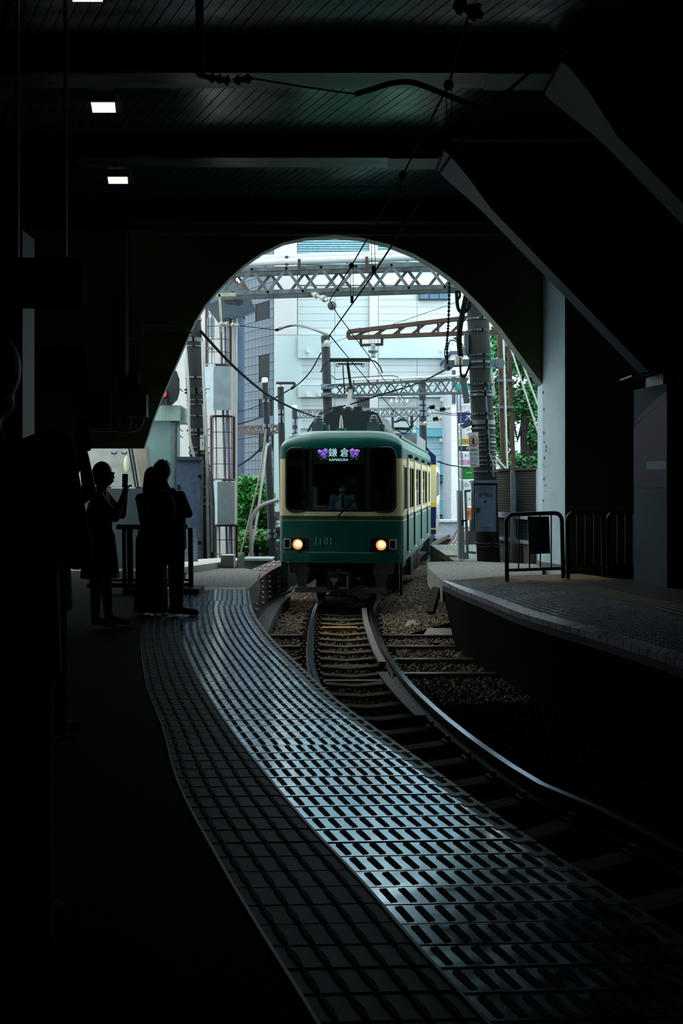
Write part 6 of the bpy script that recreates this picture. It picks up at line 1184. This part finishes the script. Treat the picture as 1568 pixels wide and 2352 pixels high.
# arms-raised figure further left
pr = dict(head=(-.02, .0, 1.565), neck=(-.06, .0, 1.42), chest=(-.12, 0, 1.22), hip=(-.12, 0, .92), sh_l=(-.26, .05, 1.36), sh_r=(.06, -.02, 1.36), el_l=(-.02, .22, 1.42), el_r=(.17, .12, 1.44), wr_l=(.085, .2, 1.62), wr_r=(.125, .16, 1.66), hp_l=(-.22, 0, .88), hp_r=(-.04, 0, .88), kn_l=(-.2, .02, .47), kn_r=(-.02, .02, .47), an_l=(-.2, .03, .07), an_r=(-.02, .0, .07), _foot_l=(.05, .18, 0), _foot_r=(.1, .16, 0), _flare=(.1,), _tors=(.17, .16, .17), _shirt=(.75, 1.3, .22, .19))
person('person with both arms raised photographing, in deep shade on the left', -1.63, 5.7, 1.66, (.6, 1, .1), pr, clothes, (.03, .85, 1.42, .3, .03))
phone('dim phone held high by the arms-raised figure', P(188, 1000, 5.85), .078, .158, .06, .4)
pt_ = dict(head=(.02, .0, 1.57), neck=(.0, .0, 1.43), chest=(-.0, 0, 1.24), hip=(-.0, 0, .93), sh_l=(-.2, .05, 1.37), sh_r=(.2, -.0, 1.37), el_l=(-.25, .12, 1.1), el_r=(.24, .1, 1.08), wr_l=(-.1, .3, 1.2), wr_r=(.12, .32, 1.16), hp_l=(-.1, 0, .88), hp_r=(.1, 0, .88), kn_l=(-.1, .02, .47), kn_r=(.1, .02, .47), an_l=(-.1, .03, .07), an_r=(.1, .0, .07), _foot_l=(.02, .18, 0), _foot_r=(.05, .18, 0), _flare=(.1,), _tors=(.18, .17, .18), _shirt=(.75, 1.3, .22, .2))
person('tall person nearest the camera, a black shape at the left edge', -1.12, 3.1, 1.93, (.3, 1, 0), pt_, clothes, (.03, .85, 1.43, False, .03))
# driver and passenger inside the train
pd = dict(head=(.0, 0, 1.52), neck=(.0, .02, 1.40), chest=(.0, .02, 1.2), hip=(.0, .05, .9), sh_l=(-.19, .02, 1.31), sh_r=(.19, .02, 1.31), el_l=(-.25, -.08, 1.08), el_r=(.25, -.08, 1.08), wr_l=(-.2, -.28, 1.06), wr_r=(.2, -.28, 1.04), hp_l=(-.1, 0, .88), hp_r=(.1, 0, .88), kn_l=(-.1, -.3, .8), kn_r=(.1, -.3, .8), an_l=(-.1, -.3, .4), an_r=(.1, -.3, .4), _foot_l=(0, -.15, 0), _foot_r=(0, -.15, 0), _tors=(.19, .2, .2))
shirt = mat('pale_blue_shirt', (190, 228, 250), .8, var=.06)
dv = tl(787, 1125, 19.9)
dq = TR.matrix_basis @ Vector((dv.x, 0.66, 0)); dr, Jd, kd, Od = person('train driver in a pale blue shirt, white mask and dark cap behind the windscreen', dq.x, dq.y, 1.66, (0, -1, 0), pd, [skin_m, shirt, navy_cloth], (0, .8, 1.37, .11, 0), hair='cap')
zoff = 0.86 - 0.0
dr.location.z += CZ - (1172 - HY) / F * 20.0 - 1.02
mk = M(); hd = Jd['head']; mk.ball(hd + V(0, -.06, -.055), (.066, .05, .058), 14, 10); mk.build('face_mask', mat('mask_white', (190, 226, 232), .8, var=.03), dr, smooth=True); m = M(); m.prism([hd + V(-.02, -.12, -.16), hd + V(.02, -.12, -.16), hd + V(.025, -.19, -.4), hd + V(-.025, -.19, -.4)], (0, .02, 0)); m.build('necktie', navy_cloth, dr)
pc = dict(pd); pc.update(el_l=(-.2, -.15, 1.12), wr_l=(-.02, -.2, 1.36), wr_r=(.08, -.25, 1.3))
cq = TR.matrix_basis @ Vector((-.82, 0.7, 0)); cr, Jc, kc, Oc = person('child passenger with hands at the face in the left cab window', cq.x, cq.y, 1.25, (.4, -1, -.2), pc, [skin_m, navy_cloth, navy_cloth], (0, .85, 1.36, .2, 0), hair='cap')
cr.location.z += CZ - (1145 - HY) / F * 19.9 - 1.52 * 1.25 / 1.7
